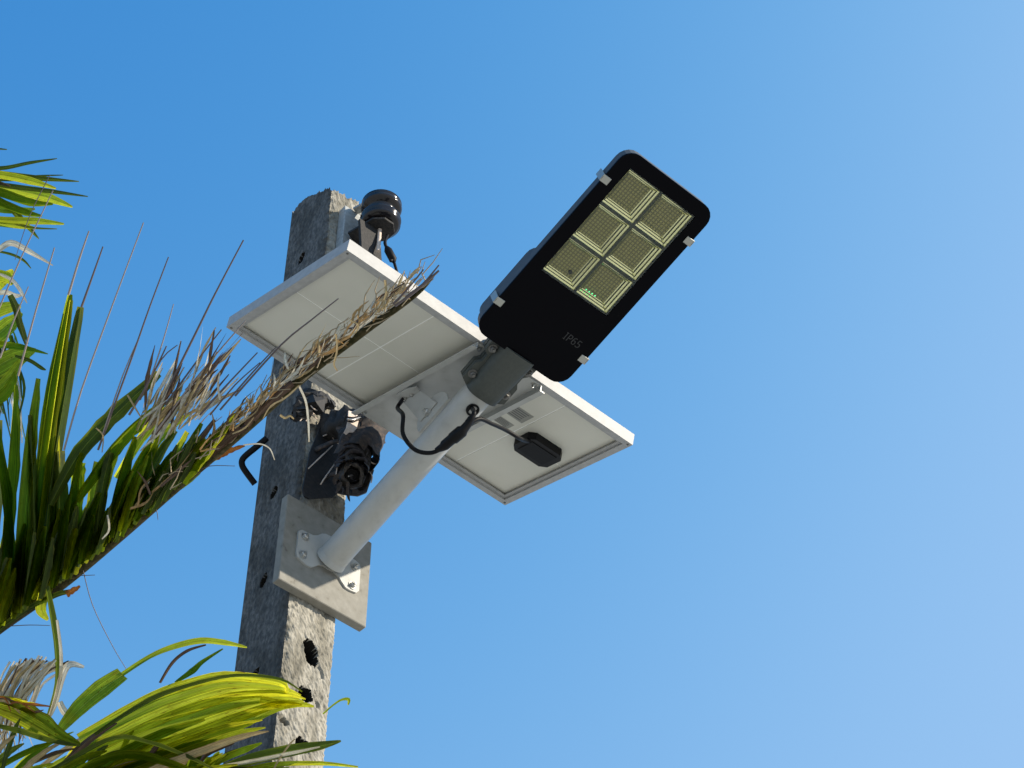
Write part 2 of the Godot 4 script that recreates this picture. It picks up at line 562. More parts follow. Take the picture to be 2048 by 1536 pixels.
func build_pole() -> void:
	var na := FastNoiseLite.new()
	na.seed = 5
	na.frequency = 1.0
	na.fractal_octaves = 3
	var nb := FastNoiseLite.new()
	nb.seed = 9
	nb.frequency = 1.0
	nb.noise_type = FastNoiseLite.TYPE_CELLULAR
	nb.cellular_return_type = FastNoiseLite.RETURN_DISTANCE
	# holes: [s or b, y, radius across, radius along, tilt, depth]
	var right_holes := [[0.0653, 4.1318, 0.016, 0.029, 0.35, 0.10], [0.0627, 4.0286, 0.015, 0.016, 0.2, 0.10], [0.0655, 3.910, 0.014, 0.014, 0.0, 0.10], [0.018, 3.944, 0.013, 0.008, -0.3, 0.016], [0.088, 4.10, 0.010, 0.018, 0.5, 0.005], [0.09, 4.02, 0.007, 0.011, 0.0, 0.005], [0.03, 4.35, 0.01, 0.008, 0.0, 0.01]]
	var left_holes := [[-0.0961, 5.3551, 0.009, 0.016, -0.35, 0.07], [-0.0961, 4.5871, 0.009, 0.014, -0.35, 0.07], [-0.0966, 4.34, 0.009, 0.015, -0.35, 0.07], [-0.0877, 4.0927, 0.009, 0.014, -0.35, 0.07], [-0.0505, 4.7947, 0.014, 0.014, 0.0, 0.07], [-0.03, 4.80, 0.012, 0.01, 0.0, 0.02]]
	var ring := []                       # [s, b, kind]: kind 1 right face, 2 left face, 0 hidden sides
	for i in 12:
		ring.append([WA * 1.0, -WB + WB * i / 12.0, 3])
	for i in 62:
		ring.append([WA - WA * i / 62.0, 0.0, 1])
	for i in 60:
		ring.append([0.0, -WB * i / 60.0, 2])
	for i in 8:
		ring.append([WA * i / 8.0, -WB, 0])
	var cnt := ring.size()
	var ys := []
	var y := 0.0
	while y < 3.82:
		ys.append(y)
		y += 0.12
	y = 3.84
	while y < 5.60:
		ys.append(y)
		y += 0.003
	var rows := []
	var sunk := []
	for yy: float in ys:
		var row := PackedVector3Array()
		var deep_row := PackedByteArray()
		for q in ring:
			var s: float = q[0]
			var b: float = q[1]
			var kind: int = q[2]
			# uneven broken top: highest at the back left, worn away at the front corner
			var top := 5.595 - 0.062 * clampf(1.0 + b / 0.10, 0, 1) + 0.02 * (s / WA) + 0.011 * na.get_noise_3d(s * 70, b * 70, 3.0) + 0.006 * na.get_noise_3d(s * 260, b * 260, 8.0)
			top -= 0.012 * clampf((-b - 0.145) / 0.017, 0, 1) * (1.0 if kind == 2 else 0.0)
			var h := minf(yy, top)
			var d := 0.0
			if kind == 1 or kind == 3:
				d = 0.0028 * na.get_noise_3d(s * 34 + h * 14, h * 26, b * 34) + 0.0040 * maxf(0.0, 0.22 + na.get_noise_3d(s * 150 + h * 70, h * 80, b * 100 + 40.0)) + 0.009 * maxf(0.0, na.get_noise_3d(s * 90 + h * 60, h * 70, 70.0) - 0.34) + 0.0009 * na.get_noise_3d(s * 420, h * 300, 11.0)
				if kind == 1:
					for k in right_holes:
						d += pit(s - k[0], h - k[1], k, na, s, h)
			elif kind == 2:
				d = 0.0014 * na.get_noise_3d(1.0, h * 7, b * 26) + 0.0010 * maxf(0.0, na.get_noise_3d(7.0, h * 90, b * 170)) + 0.0007 * na.get_noise_3d(3.0, h * 300, b * 420)
				for k in left_holes:
					d += pit(b - k[0], h - k[1], k, na, b, h)
			# the front corner is chipped away here and there
			var corner := clampf(1.0 - (s - b) / 0.022, 0, 1)
			var chip := 0.004 + 0.010 * maxf(0.0, na.get_noise_2d(h * 24, 77.0)) + 0.004 * na.get_noise_2d(h * 110, 20.0)
			var p := POLE + W * s + N * b + UP * h
			p += (W - N) * (corner * corner * maxf(0.0, chip) * 0.8)
			if kind == 1:
				p -= N * d
			elif kind == 2:
				p += W * d
			elif kind == 3:
				p -= W * d
			row.append(p)
			deep_row.append(1 if d > 0.019 else 0)
		rows.append(row)
		sunk.append(deep_row)
	var g := Geo.new()
	var weathered_shaded := PackedByteArray()  # surface per triangle
	for r in rows.size() - 1:
		for i in cnt:
			var j := (i + 1) % cnt
			g.quad(rows[r][i], rows[r][j], rows[r + 1][j], rows[r + 1][i], 1)
			var surf := 1 if ring[i][2] == 2 or ring[i][2] == 0 else 0
			if sunk[r][i] + sunk[r][j] + sunk[r + 1][i] + sunk[r + 1][j] >= 1:
				surf = 2  # sunk faces take the colour that stands in for deep shade
			weathered_shaded.append(surf)
			weathered_shaded.append(surf)
	var e: int = rows.size() - 1
	var mid := POLE + W * WA * 0.5 - N * WB * 0.5 + UP * 5.55
	for i in cnt:
		g.tri(rows[e][i], rows[e][(i + 1) % cnt], mid)
		weathered_shaded.append(0)
	g.seal(0)
	# the shade of the two sunless sides is painted in, as a second surface
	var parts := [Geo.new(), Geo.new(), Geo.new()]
	for t in weathered_shaded.size():
		parts[weathered_shaded[t]].tri(g.v[t * 3], g.v[t * 3 + 1], g.v[t * 3 + 2], 1)
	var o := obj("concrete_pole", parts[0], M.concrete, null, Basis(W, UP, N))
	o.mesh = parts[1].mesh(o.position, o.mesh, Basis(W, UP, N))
	o.mesh.surface_set_material(1, M.shaded_concrete)
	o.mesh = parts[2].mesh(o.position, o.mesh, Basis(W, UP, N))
	o.mesh.surface_set_material(2, M.hole_shade)
	tag(o, "weathered square concrete utility pole with chipped top and bolt holes", "utility pole")


func pit(x: float, y: float, k: Array, na: FastNoiseLite, a: float, b: float) -> float:
	if absf(x) > 0.06 or absf(y) > 0.06:
		return 0.0
	var xx: float = (x * cos(k[4]) + y * sin(k[4])) / k[2]
	var yy: float = (-x * sin(k[4]) + y * cos(k[4])) / k[3]
	var r := sqrt(xx * xx + yy * yy) + 0.24 * na.get_noise_2d(a * 50, b * 50)
	return k[5] * clampf((1.05 - r) / 0.16, 0, 1)


func build_board() -> void:
	var g := Geo.new()
	box(g, pol(0.0681, 4.3604, 0.0107), W * 0.1109, UP * 0.1145, N * 0.0107, 0.0016)
	var o := obj("mounting_board", g, M.board, null, Basis(W, UP, N))
	tag(o, "flat square grey board between the pole and the foot of the lamp arm", "board")


# ---------------------------------------------------------------- the lamp
func build_lamp() -> void:
	var lamp := thing("street_lamp", "black solar street lamp on a white tube arm bolted to the board", "street lamp", ROOT)
	# foot plate
	var plate_xy := [-0.0102, 2.8886, -0.0025, 2.8964, 0.0088, 2.8974, 0.0258, 2.8988, 0.0366, 2.9054, 0.0472, 2.9165, 0.0568, 2.9218, 0.0697, 2.9228, 0.085, 2.9228, 0.097, 2.9165, 0.107, 2.9052, 0.118, 2.8985, 0.1373, 2.8975, 0.1465, 2.8944, 0.1508, 2.8864, 0.1513, 2.8245, 0.1447, 2.8148, 0.1305, 2.8124, 0.117, 2.8130, 0.1054, 2.823, 0.097, 2.832, 0.086, 2.8368, 0.057, 2.8368, 0.0474, 2.8326, 0.0384, 2.8227, 0.0279, 2.8141, 0.0168, 2.8127, 0.0052, 2.8161, -0.0079, 2.8215, -0.0103, 2.8318]
	var poly := PackedVector2Array()
	for i in range(0, plate_xy.size(), 2):
		poly.append(Vector2(plate_xy[i], plate_xy[i + 1] + 1.5))
	var g := Geo.new()
	prism(g, poly, POLE + N * 0.0214, W, UP, N * 0.0045)
	var plate := obj("foot_plate", g, M.white, lamp)
	for q in [[0.006, 4.3815], [0.0051, 4.3325], [0.1345, 4.3775], [0.1325, 4.3265]]:
		g = Geo.new()
		bolt(g, pol(q[0], q[1], 0.0259), N, 0.0062, 0.008)
		obj("bolt", g, M.steel, plate)
	# tube
	g = Geo.new()
	tube(g, [arm(0.012, 0, 0), arm(0.26, 0, 0), arm(0.515, 0, 0)], [0.031, 0.031, 0.031], 40)
	var tb := obj("arm_tube", g, M.white, lamp)
	g = Geo.new()
	tube(g, [arm(0.007, 0, 0), arm(0.012, 0, 0), arm(0.020, 0, 0)], [0.0335, 0.0328, 0.0311], 40)
	obj("weld", g, M.white, tb)
	g = Geo.new()
	lathe(g, [[0.0, 0.0], [0.0135, 0.0, 2], [0.0135, 0.0035, 3], [0.0095, 0.0042, 4], [0.0095, 0.001, 5], [0.0, 0.001, 6]], arm(0.4516, -0.001, -0.0295), DOWN, 24)
	obj("cable_hole", g, M.black, tb)
	# hinge discs that carry the panel
	for sgn in [-1.0, 1.0]:
		g = Geo.new()
		var half := PackedVector2Array()
		for i in 25:
			var a := PI * (i / 24.0) * 1.16 - 0.08 * PI
			half.append(Vector2(0.383 + cos(a) * 0.047, 0.024 + sin(a) * 0.047))
		prism(g, half, arm(0, sgn * 0.0335 - 0.002, 0), AX, -DOWN, SIDE * 0.004)
		var disc := obj("hinge_disc", g, M.white, lamp)
		g = Geo.new()
		bolt(g, arm(0.374, sgn * 0.0356, 0.037), SIDE * sgn, 0.0068, 0.009)
		obj("bolt", g, M.steel, disc)
	build_clamp(lamp)
	build_head(lamp)


func build_clamp(lamp: Node3D) -> void:
	var g := Geo.new()
	# lower half shell: flat flange with a raised barrel that widens into the lamp
	var shell := PackedVector2Array([Vector2(0.482, -0.040), Vector2(0.490, -0.0545), Vector2(0.530, -0.0545), Vector2(0.540, -0.046), Vector2(0.556, -0.046), Vector2(0.562, -0.0575), Vector2(0.596, -0.060), Vector2(0.596, 0.058), Vector2(0.566, 0.0555), Vector2(0.556, 0.046), Vector2(0.540, 0.046), Vector2(0.530, 0.0535), Vector2(0.490, 0.0535), Vector2(0.482, 0.040)])
	prism(g, shell, arm(0, 0, -0.012), AX, SIDE, -DOWN * 0.011)
	var body := obj("clamp_shell", g, M.clamp, lamp)
	g = Geo.new()
	prism(g, shell, arm(0, 0, 0.002), AX, SIDE, -DOWN * 0.011)
	obj("clamp_shell", g, M.clamp, lamp)
	g = Geo.new()
	var rings := []
	for q in [[0.478, 0.0335], [0.4805, 0.0375], [0.50, 0.0385], [0.575, 0.041], [0.597, 0.042]]:
		var ring := PackedVector3Array()
		for k in 16:
			var a := TAU * (k + 0.5) / 16
			var c: float = pow(absf(cos(a)), 0.6) * signf(cos(a))
			var s: float = pow(absf(sin(a)), 0.6) * signf(sin(a))
			ring.append(arm(q[0], c * q[1], s * q[1] * 0.95))
		rings.append(ring)
	for r in rings.size() - 1:
		for k in 16:
			var j := (k + 1) % 16
			g.quad(rings[r][k], rings[r][j], rings[r + 1][j], rings[r + 1][k], 1)
	for k in range(1, 15):
		g.tri(rings[0][0], rings[0][k + 1], rings[0][k])
		g.tri(rings[4][0], rings[4][k], rings[4][k + 1])
	g.seal(0)
	obj("clamp_barrel", g, M.clamp, lamp)
	for q in [[0.573, -0.047], [0.508, -0.0445], [0.573, 0.0465], [0.508, 0.0435]]:
		g = Geo.new()
		bolt(g, arm(q[0], q[1], -0.012), DOWN, 0.0062, 0.008)
		obj("bolt", g, M.dull_steel, body)


func head_outline(grow: float, t0: float, t1: float, r: float) -> PackedVector2Array:
	var out := PackedVector2Array()
	for p in round_rect((t1 - t0) / 2 + grow, 0.1145 + grow, r):
		out.append(p + Vector2((t0 + t1) / 2, -0.002))
	return out


func half_frame(ol: PackedVector2Array, sgn: float, t0: float, t1: float, ws: float) -> PackedVector2Array:
	# one half of a rounded outline with one half of the window cut out of it
	var mid := -0.002
	var half := PackedVector2Array()
	var ends := []
	var lo := 9.0
	var hi := -9.0
	for p in ol:
		lo = minf(lo, p.x)
		hi = maxf(hi, p.x)
		if (p.y - mid) * sgn > 0.0:
			ends.append(p)
	ends.sort_custom(func(a, b): return atan2((a.y - mid) * sgn, a.x - 0.82) < atan2((b.y - mid) * sgn, b.x - 0.82))
	half.append(Vector2(hi, mid))
	for p in ends:
		half.append(p)
	half.append(Vector2(lo, mid))
	half.append(Vector2(t0, mid))
	half.append(Vector2(t0, mid + sgn * ws))
	half.append(Vector2(t1, mid + sgn * ws))
	half.append(Vector2(t1, mid))
	return half


func build_head(lamp: Node3D) -> void:
	var lo := -0.0299                                    # height of the lower face above the arm axis
	var t0 := 0.7598
	var t1 := 1.0180
	var ws := 0.0862
	var mid := -0.002
	# rear casting in two steps
	var g := Geo.new()
	for sgn in [-1.0, 1.0]:
		prism(g, half_frame(head_outline(0.0, 0.5915, 1.0465, 0.030), sgn, t0, t1, ws), arm(0, 0, lo + 0.0036), AX, SIDE, -DOWN * 0.0205)
	prism(g, head_outline(-0.008, 0.5915, 1.0465, 0.026), arm(0, 0, lo + 0.0242), AX, SIDE, -DOWN * 0.0095, 1)
	prism(g, head_outline(-0.004, 0.5980, 0.790, 0.026), arm(0, 0, lo + 0.0244), AX, SIDE, -DOWN * 0.024, 1)
	for i in 9:
		box(g, arm(0.83 + i * 0.022, -0.002, lo + 0.042), AX * 0.0018, SIDE * 0.090, DOWN * 0.009)
	var body := obj("lamp_housing", g, M.housing, lamp)
	# black front with a window: two halves
	g = Geo.new()
	var ol := head_outline(0.0015, 0.5915, 1.0465, 0.030)
	for sgn in [-1.0, 1.0]:
		prism(g, half_frame(ol, sgn, t0, t1, ws), arm(0, 0, lo), AX, SIDE, -DOWN * 0.0035)
	var front := obj("front_cover", g, M.dark_glass, lamp)
	g = Geo.new()
	var px := AX * ((t1 - t0) / 2 - 0.0004)
	var py := SIDE * (ws - 0.0004)
	var pc := arm((t0 + t1) / 2, mid, lo + 0.0016)
	g.quad(pc - px - py, pc + px - py, pc + px + py, pc - px + py)
	obj("window_pane", g, M.glass, front)
	# lettering
	var tm := TextMesh.new()
	tm.text = "IP65"
	var fnt := SystemFont.new()
	fnt.font_names = PackedStringArray(["Droid Sans"])
	tm.font = fnt
	tm.font_size = 32
	tm.pixel_size = 0.00066
	tm.depth = 0.0006
	var tx := MeshInstance3D.new()
	tx.name = "lettering"
	tx.mesh = tm
	tx.material_override = M.lettering
	front.add_child(tx)
	tx.global_transform = Transform3D(Basis(SIDE, AX, DOWN).orthonormalized(), arm(0.681, 0.063, lo - 0.0003))
	# spring clips
	for q in [[0.973, -1.0], [0.6625, -1.0], [0.973, 1.0], [0.662, 1.0]]:
		g = Geo.new()
		var s0: float = mid + q[1] * 0.1145
		box(g, arm(q[0], s0 - q[1] * 0.004, lo - 0.0012), AX * 0.0075, SIDE * 0.0095, DOWN * 0.0011, 0.0005)
		box(g, arm(q[0], s0 + q[1] * 0.0042, lo + 0.012), AX * 0.0075, SIDE * 0.0013, DOWN * 0.0143, 0.0005)
		obj("spring_clip", g, M.clip, body)
	# six light modules behind the window
	g = Geo.new()
	box(g, arm((t0 + t1) / 2, mid, lo + 0.0230), AX * ((t1 - t0) / 2), SIDE * ws, DOWN * 0.0008)
	obj("reflector_tray", g, M.dark_tray, lamp)
	var ct := (t1 - t0) / 3.0
	for r in 3:
		for c in 2:
			var oc := t0 + ct * (r + 0.5)
			var os: float = mid + (c - 0.5) * ws
			g = Geo.new()
			# stepped frame: three slanted bright strips, each set back behind a thin upright lip
			for k in 3:
				var top: float = lo + 0.0042 + k * 0.0052
				var rects := []
				for e in [[0.0036, 0.0012, 0.0], [0.0036, 0.0034, 0.0], [0.0064, 0.0054, 0.0]]:
					var ht: float = ct / 2 - e[0] - k * 0.0042
					var hs: float = ws / 2 - e[0] - k * 0.0046
					rects.append([arm(oc - ht, os - hs, top + e[1]), arm(oc + ht, os - hs, top + e[1]), arm(oc + ht, os + hs, top + e[1]), arm(oc - ht, os + hs, top + e[1])])
				for q in 2:
					for i in 4:
						var j := (i + 1) % 4
						g.quad(rects[q][i], rects[q + 1][i], rects[q + 1][j], rects[q][j])
			var md := obj("light_module", g, M.gold, lamp)
			g = Geo.new()
			var bt := ct / 2 - 0.0136
			var bs := ws / 2 - 0.0145
			box(g, arm(oc, os, lo + 0.0212), AX * bt, SIDE * bs, DOWN * 0.0022)
			obj("led_board", g, M.led_board, md)
			g = Geo.new()
			for i in 9:
				for j in 8:
					box(g, arm(oc + (i - 4) * bt * 0.222, os + (j - 3.5) * bs * 0.25, lo + 0.0186), AX * 0.0021, SIDE * 0.0021, DOWN * 0.0005)
			var chips := obj("led_chips", g, M.chip, md)
			chips.set_meta("kind", "stuff")
	for i in 4:
		g = Geo.new()
		lathe(g, [[0.0, 0.0], [0.0014, 0.0004], [0.0011, 0.0018], [0.0, 0.0022]], arm(0.7775, 0.0165 + i * 0.0077, lo + 0.0100), DOWN, 10)
		obj("indicator_led", g, M.led, lamp)
	g = Geo.new()
	lathe(g, [[0.0, 0.0], [0.004, 0.0, 2], [0.004, 0.004, 3], [0.0, 0.0045, 4]], arm(0.786, -0.031, lo + 0.0180), DOWN, 14)
	obj("sensor", g, M.black, lamp)


# ---------------------------------------------------------------- the panel
func build_panel() -> void:
	var p := thing("solar_panel", "white backed solar panel in a silver frame tilted above the lamp arm", "solar panel", pan(PL / 2, PW / 2, 0))
	# frame bars with a stepped lower flange, mitred at the corners
	var prof := [[0.0, 0.0], [0.0, 0.0265], [0.004, 0.0265], [0.004, 0.0225], [0.0022, 0.0225], [0.0022, 0.0035], [0.0125, 0.0035], [0.0125, 0.0075], [0.0225, 0.0075], [0.0225, 0.0045], [0.0145, 0.0045], [0.0145, 0.0]]
	var cs := [Vector2(0, 0), Vector2(PL, 0), Vector2(PL, PW), Vector2(0, PW)]
	var dirs := [Vector2(1, 1), Vector2(-1, 1), Vector2(-1, -1), Vector2(1, -1)]
	for k in 4:
		var g := Geo.new()
		var c0: Vector2 = cs[k]
		var c1: Vector2 = cs[(k + 1) % 4]
		var d0: Vector2 = dirs[k]
		var d1: Vector2 = dirs[(k + 1) % 4]
		for i in prof.size():
			var a: Array = prof[i]
			var b: Array = prof[(i + 1) % prof.size()]
			var a0: Vector2 = c0 + d0 * a[0]
			var a1: Vector2 = c1 + d1 * a[0]
			var b0: Vector2 = c0 + d0 * b[0]
			var b1: Vector2 = c1 + d1 * b[0]
			g.quad(pan(a0.x, a0.y, a[1]), pan(a1.x, a1.y, a[1]), pan(b1.x, b1.y, b[1]), pan(b0.x, b0.y, b[1]))
		g.seal(0)
		obj("frame_bar", g, M.alu, p)
	var g := Geo.new()
	box(g, pan(PL / 2, PW / 2, 0.0130), PU * (PL / 2 - 0.003), PV * (PW / 2 - 0.003), PN * 0.0008)
	var sheet := obj("back_sheet", g, M.sheet, p)
	g = Geo.new()
	box(g, pan(PL / 2, PW / 2, 0.0232), PU * (PL / 2 - 0.005), PV * (PW / 2 - 0.005), PN * 0.0022)
	obj("solar_glass", g, M.silicon, p)
	# the cells show through the back as greyer fields
	var us := [0.008, 0.062, 0.237, 0.412, 0.587, 0.7425]
	for i in us.size() - 1:
		for j in 2:
			g = Geo.new()
			var u0: float = us[i] + 0.0015
			var u1: float = us[i + 1] - 0.0015
			if i == 0:
				continue
			if i == 1:
				u0 = 0.0091
			var v0 := 0.008 + j * 0.188 + 0.0015
			var v1 := 0.008 + (j + 1) * 0.188 - 0.0015
			box(g, pan((u0 + u1) / 2, (v0 + v1) / 2, 0.0119), PU * ((u1 - u0) / 2), PV * ((v1 - v0) / 2), PN * 0.0004)
			obj("cell_back", g, M.cell, sheet)
	for q in [[0.21, 0.017, 0.006, 0.0018], [0.54, 0.017, 0.006, 0.0018], [0.21, PW - 0.017, 0.006, 0.0018], [0.54, PW - 0.017, 0.006, 0.0018]]:
		g = Geo.new()
		box(g, pan(q[0], q[1], 0.0074), PU * q[2], PV * q[3], PN * 0.0004)
		obj("drain_slot", g, M.sheet, p)
	for q in [[0.0075, 0.0075], [PL - 0.0075, 0.0075], [PL - 0.0075, PW - 0.0075], [0.0075, PW - 0.0075]]:
		g = Geo.new()
		lathe(g, [[0.0, 0.0], [0.0026, 0.0004, 2], [0.0020, 0.0016, 2], [0.0, 0.0018, 3]], pan(q[0], q[1], 0.0), -PN.normalized(), 12)
		obj("screw", g, M.dull_steel, p)
	# mounting bracket: a wide sheet across the short side with turned-down edges
	g = Geo.new()
	box(g, pan(0.417, PW / 2, -0.0022), PU * 0.083, PV * (PW / 2 - 0.004), PN * 0.0010)
	for sgn in [-1.0, 1.0]:
		box(g, pan(0.417 + sgn * 0.0842, PW / 2, -0.0088), PU * 0.0012, PV * (PW / 2 - 0.004), PN * 0.0076)
		box(g, pan(0.417 + sgn * 0.0900, PW / 2, -0.0153), PU * 0.0046, PV * (PW / 2 - 0.004), PN * 0.0011)
	var br := obj("mounting_bracket", g, M.white, p)
	for q in [[0.345, 0.014], [0.489, 0.014], [0.345, 0.378], [0.489, 0.378]]:
		g = Geo.new()
		bolt(g, pan(q[0], q[1], -0.0033), -PN, 0.0042, 0.006)
		obj("bolt", g, M.steel, br)
	for sgn in [-1.0, 1.0]:
		# tab with two bolts and the ear that runs down to the hinge disc
		g = Geo.new()
		var tab := PackedVector2Array([Vector2(-0.074, 0.200), Vector2(-0.060, 0.206), Vector2(-0.046, 0.226), Vector2(-0.044, 0.250), Vector2(-0.054, 0.268), Vector2(-0.070, 0.270), Vector2(-0.080, 0.256), Vector2(-0.082, 0.226)])
		prism(g, tab, pan(0.417, 0, -0.0165), PU * -sgn, PV, PN * -0.0022)
		obj("tab", g, M.white, br)
		for v in [0.228, 0.250]:
			g = Geo.new()
			bolt(g, pan(0.417 + sgn * 0.063, v, -0.0189), -PN, 0.0032, 0.004)
			obj("bolt", g, M.steel, br)
		g = Geo.new()
		var e0 := pan(0.417 + sgn * 0.060, 0.205, -0.0178)
		var e1 := pan(0.417 + sgn * 0.060, 0.262, -0.0178)
		var e2 := arm(0.350, sgn * 0.0388, 0.034)
		var e3 := arm(0.402, sgn * 0.0388, 0.034)
		var th := SIDE * 0.0024
		g.quad(e0, e1, e2, e3)
		g.quad(e0 + th, e3 + th, e2 + th, e1 + th)
		g.quad(e0, e3, e3 + th, e0 + th)
		g.quad(e3, e2, e2 + th, e3 + th)
		g.quad(e2, e1, e1 + th, e2 + th)
		g.quad(e1, e0, e0 + th, e1 + th)
		g.seal(0)
		obj("ear", g, M.white, br)
	# junction box, stickers
	g = Geo.new()
	var oct := PackedVector2Array()
	for q in [[-1, -0.62], [-0.72, -1], [0.72, -1], [1, -0.62], [1, 0.62], [0.72, 1], [-0.72, 1], [-1, 0.62]]:
		oct.append(Vector2(q[0] * 0.0475, q[1] * 0.0335))
	prism(g, oct, pan(0.652, 0.180, 0.0114), PU, PV, PN * -0.0175)
	var jb := obj("junction_box", g, M.black, p)
	g = Geo.new()
	box(g, pan(0.652, 0.180, -0.0068), PU * 0.034, PV * 0.022, PN * 0.0006)
	obj("lid", g, M.rubber, jb)
	for q in [[0.5500, 0.130, 0.026, 0.019], [0.5480, 0.178, 0.024, 0.011]]:
		g = Geo.new()
		box(g, pan(q[0], q[1], 0.0112), PU * q[2], PV * q[3], PN * 0.0002)
		var st := obj("sticker", g, M.sticker, p)
		g = Geo.new()
		for i in 5:
			box(g, pan(q[0] + (rng.randf() - 0.5) * 0.006, q[1] + (i - 2) * q[3] * 0.34, 0.0109), PU * q[2] * (0.55 + 0.2 * rng.randf()), PV * q[3] * 0.07, PN * 0.0001)
		obj("fine_print", g, M.print_grey, st)
	# cables
	var q1 := smooth_path([pan(0.352, 0.250, -0.020), pan(0.350, 0.262, -0.040), at(806, 830, 4.105), at(806, 868, 4.085), at(828, 898, 4.07), at(856, 906, 4.065), at(880, 899, 4.06), at(905, 880, 4.055)], 6)
	g = Geo.new()
	tube(g, q1, spread([0.0043, 0.0043], q1.size()), 10)
	var cable := obj("cable", g, M.rubber, p)
	g = Geo.new()
	tube(g, [at(872, 901, 4.062), at(884, 895, 4.059), at(889, 891, 4.058), at(903, 879, 4.056), at(906, 877, 4.055), at(924, 862, 4.053), at(928, 858, 4.052), at(936, 848, 4.052), at(943, 836, 4.055)], [0.005, 0.008, 0.0105, 0.0105, 0.0125, 0.0125, 0.0090, 0.0080, 0.007], 12)
	obj("connector", g, M.black, cable)
	var q2 := smooth_path([at(936, 846, 4.052), at(946, 832, 4.053), at(948, 824, 4.062), arm(0.4516, 0.0, -0.024)], 5)
	g = Geo.new()
	tube(g, q2, spread([0.0075, 0.0045, 0.0045], q2.size()), 10)
	obj("cable", g, M.rubber, p)
	var q3 := smooth_path([at(926, 862, 4.056), at(955, 838, 4.075), at(985, 848, 4.12), at(1015, 862, 4.18), at(1042, 878, 4.22), pan(0.620, 0.172, 0.001)], 6)
	g = Geo.new()
	tube(g, q3, spread([0.0043, 0.0043], q3.size()), 10)
	obj("cable", g, M.rubber, p)


# ---------------------------------------------------------------- old line hardware
func build_insulator() -> void:
	var o := thing("insulator_bracket", "black spool insulator on a grey steel bracket beside the pole top", "insulator", pol(0.055, 5.1, 0.0))
	var g := Geo.new()
	box(g, pol(0.050, 5.17, 0.0137), W * 0.0235, UP * 0.296, N * 0.0133, 0.002)
	obj("steel_channel", g, M.galv, o)
	# two flat arms hold the spool between them
	var c := on_pole(762, 429, 0.095)
	for k in [-1.0, 1.0]:
		g = Geo.new()
		var out := (c - pol(0.055, c.y, 0.027))
		var dir := out.normalized()
		var cross := UP.cross(dir)
		var arm_len := out.length()
		var pl := PackedVector2Array([Vector2(0, -0.022), Vector2(arm_len, -0.036), Vector2(arm_len + 0.026, -0.024), Vector2(arm_len + 0.036, 0), Vector2(arm_len + 0.026, 0.024), Vector2(arm_len, 0.036), Vector2(0, 0.022)])
		if k > 0.0:
			for i in pl.size():
				pl[i] = Vector2(pl[i].x * (0.8 if pl[i].x > 0.0 else 1.0), pl[i].y * 0.42)
		prism(g, pl, Vector3(c.x, c.y, c.z) - dir * arm_len + UP * (k * 0.0535 - 0.003), dir, cross, UP * 0.006)
		obj("clevis_arm", g, M.galv if k > 0 else M.iron, o)
	g = Geo.new()
	lathe(g, [[0.0, -0.045], [0.022, -0.045, 2], [0.040, -0.042, 3], [0.0480, -0.036, 3], [0.0455, -0.031, 3], [0.0450, -0.028, 3], [0.0490, -0.023, 3], [0.0480, -0.018, 3], [0.044, -0.013, 3], [0.036, -0.008, 4], [0.031, 0.0, 4], [0.036, 0.008, 4], [0.044, 0.013, 5], [0.0480, 0.018, 5], [0.0490, 0.023, 5], [0.0450, 0.028, 5], [0.0455, 0.031, 5], [0.0480, 0.036, 5], [0.038, 0.043, 5], [0.020, 0.046, 6], [0.0, 0.047, 6]], c, UP, 40)
	obj("spool", g, M.glaze, o)
	g = Geo.new()
	tube(g, [c - UP * 0.135, c + UP * 0.060], [0.0048, 0.0048], 12)
	obj("bolt_rod", g, M.pale, o)
	g = Geo.new()
	lathe(g, [[0.0, 0.052], [0.012, 0.052, -1], [0.012, 0.062, -1], [0.004, 0.070, 2], [0.0, 0.076, 3]], c, UP, 6)
	obj("nut", g, M.iron, o)
	# dark strap below the spool, back to the channel
	g = Geo.new()
	var b0 := on_pole(738, 452, 0.09)
	prism(g, PackedVector2Array([Vector2(-0.03, -0.004), Vector2(0.03, -0.004), Vector2(0.03, 0.004), Vector2(-0.03, 0.004)]), on_pole(742, 520, 0.075), W, N, b0 - on_pole(742, 520, 0.075))
	obj("strap", g, M.iron, o)
	var wp := smooth_path([on_pole(775, 470, 0.10), on_pole(770, 484, 0.11), on_pole(774, 497, 0.11), on_pole(785, 516, 0.11), on_pole(791, 534, 0.11), on_pole(796, 552, 0.11)], 4)
	g = Geo.new()
	tube(g, wp, spread([0.004, 0.004, 0.0035, 0.0035, 0.003], wp.size()), 8)
	var wire := obj("wire", g, M.rubber, o)
	g = Geo.new()
	tube(g, [on_pole(773, 494, 0.11), on_pole(776, 500, 0.11), on_pole(786, 519, 0.11), on_pole(788, 524, 0.11)], [0.005, 0.0095, 0.0095, 0.005], 8)
	tube(g, [on_pole(781, 522, 0.11), on_pole(789, 517, 0.112)], [0.004, 0.004], 6)
	obj("splice", g, M.rubber, wire)


func flat_poly(g: Geo, pxs: Array, n0: float, th: float) -> void:
	# a plate parallel to the pole's right face, its outline given by points seen at distance n0 from it
	var poly := PackedVector2Array()
	for i in range(0, pxs.size(), 2):
		var p := on_pole(pxs[i], pxs[i + 1], n0) - POLE
		poly.append(Vector2(p.dot(W), p.y))
	prism(g, poly, POLE + N * n0, W, UP, N * th)


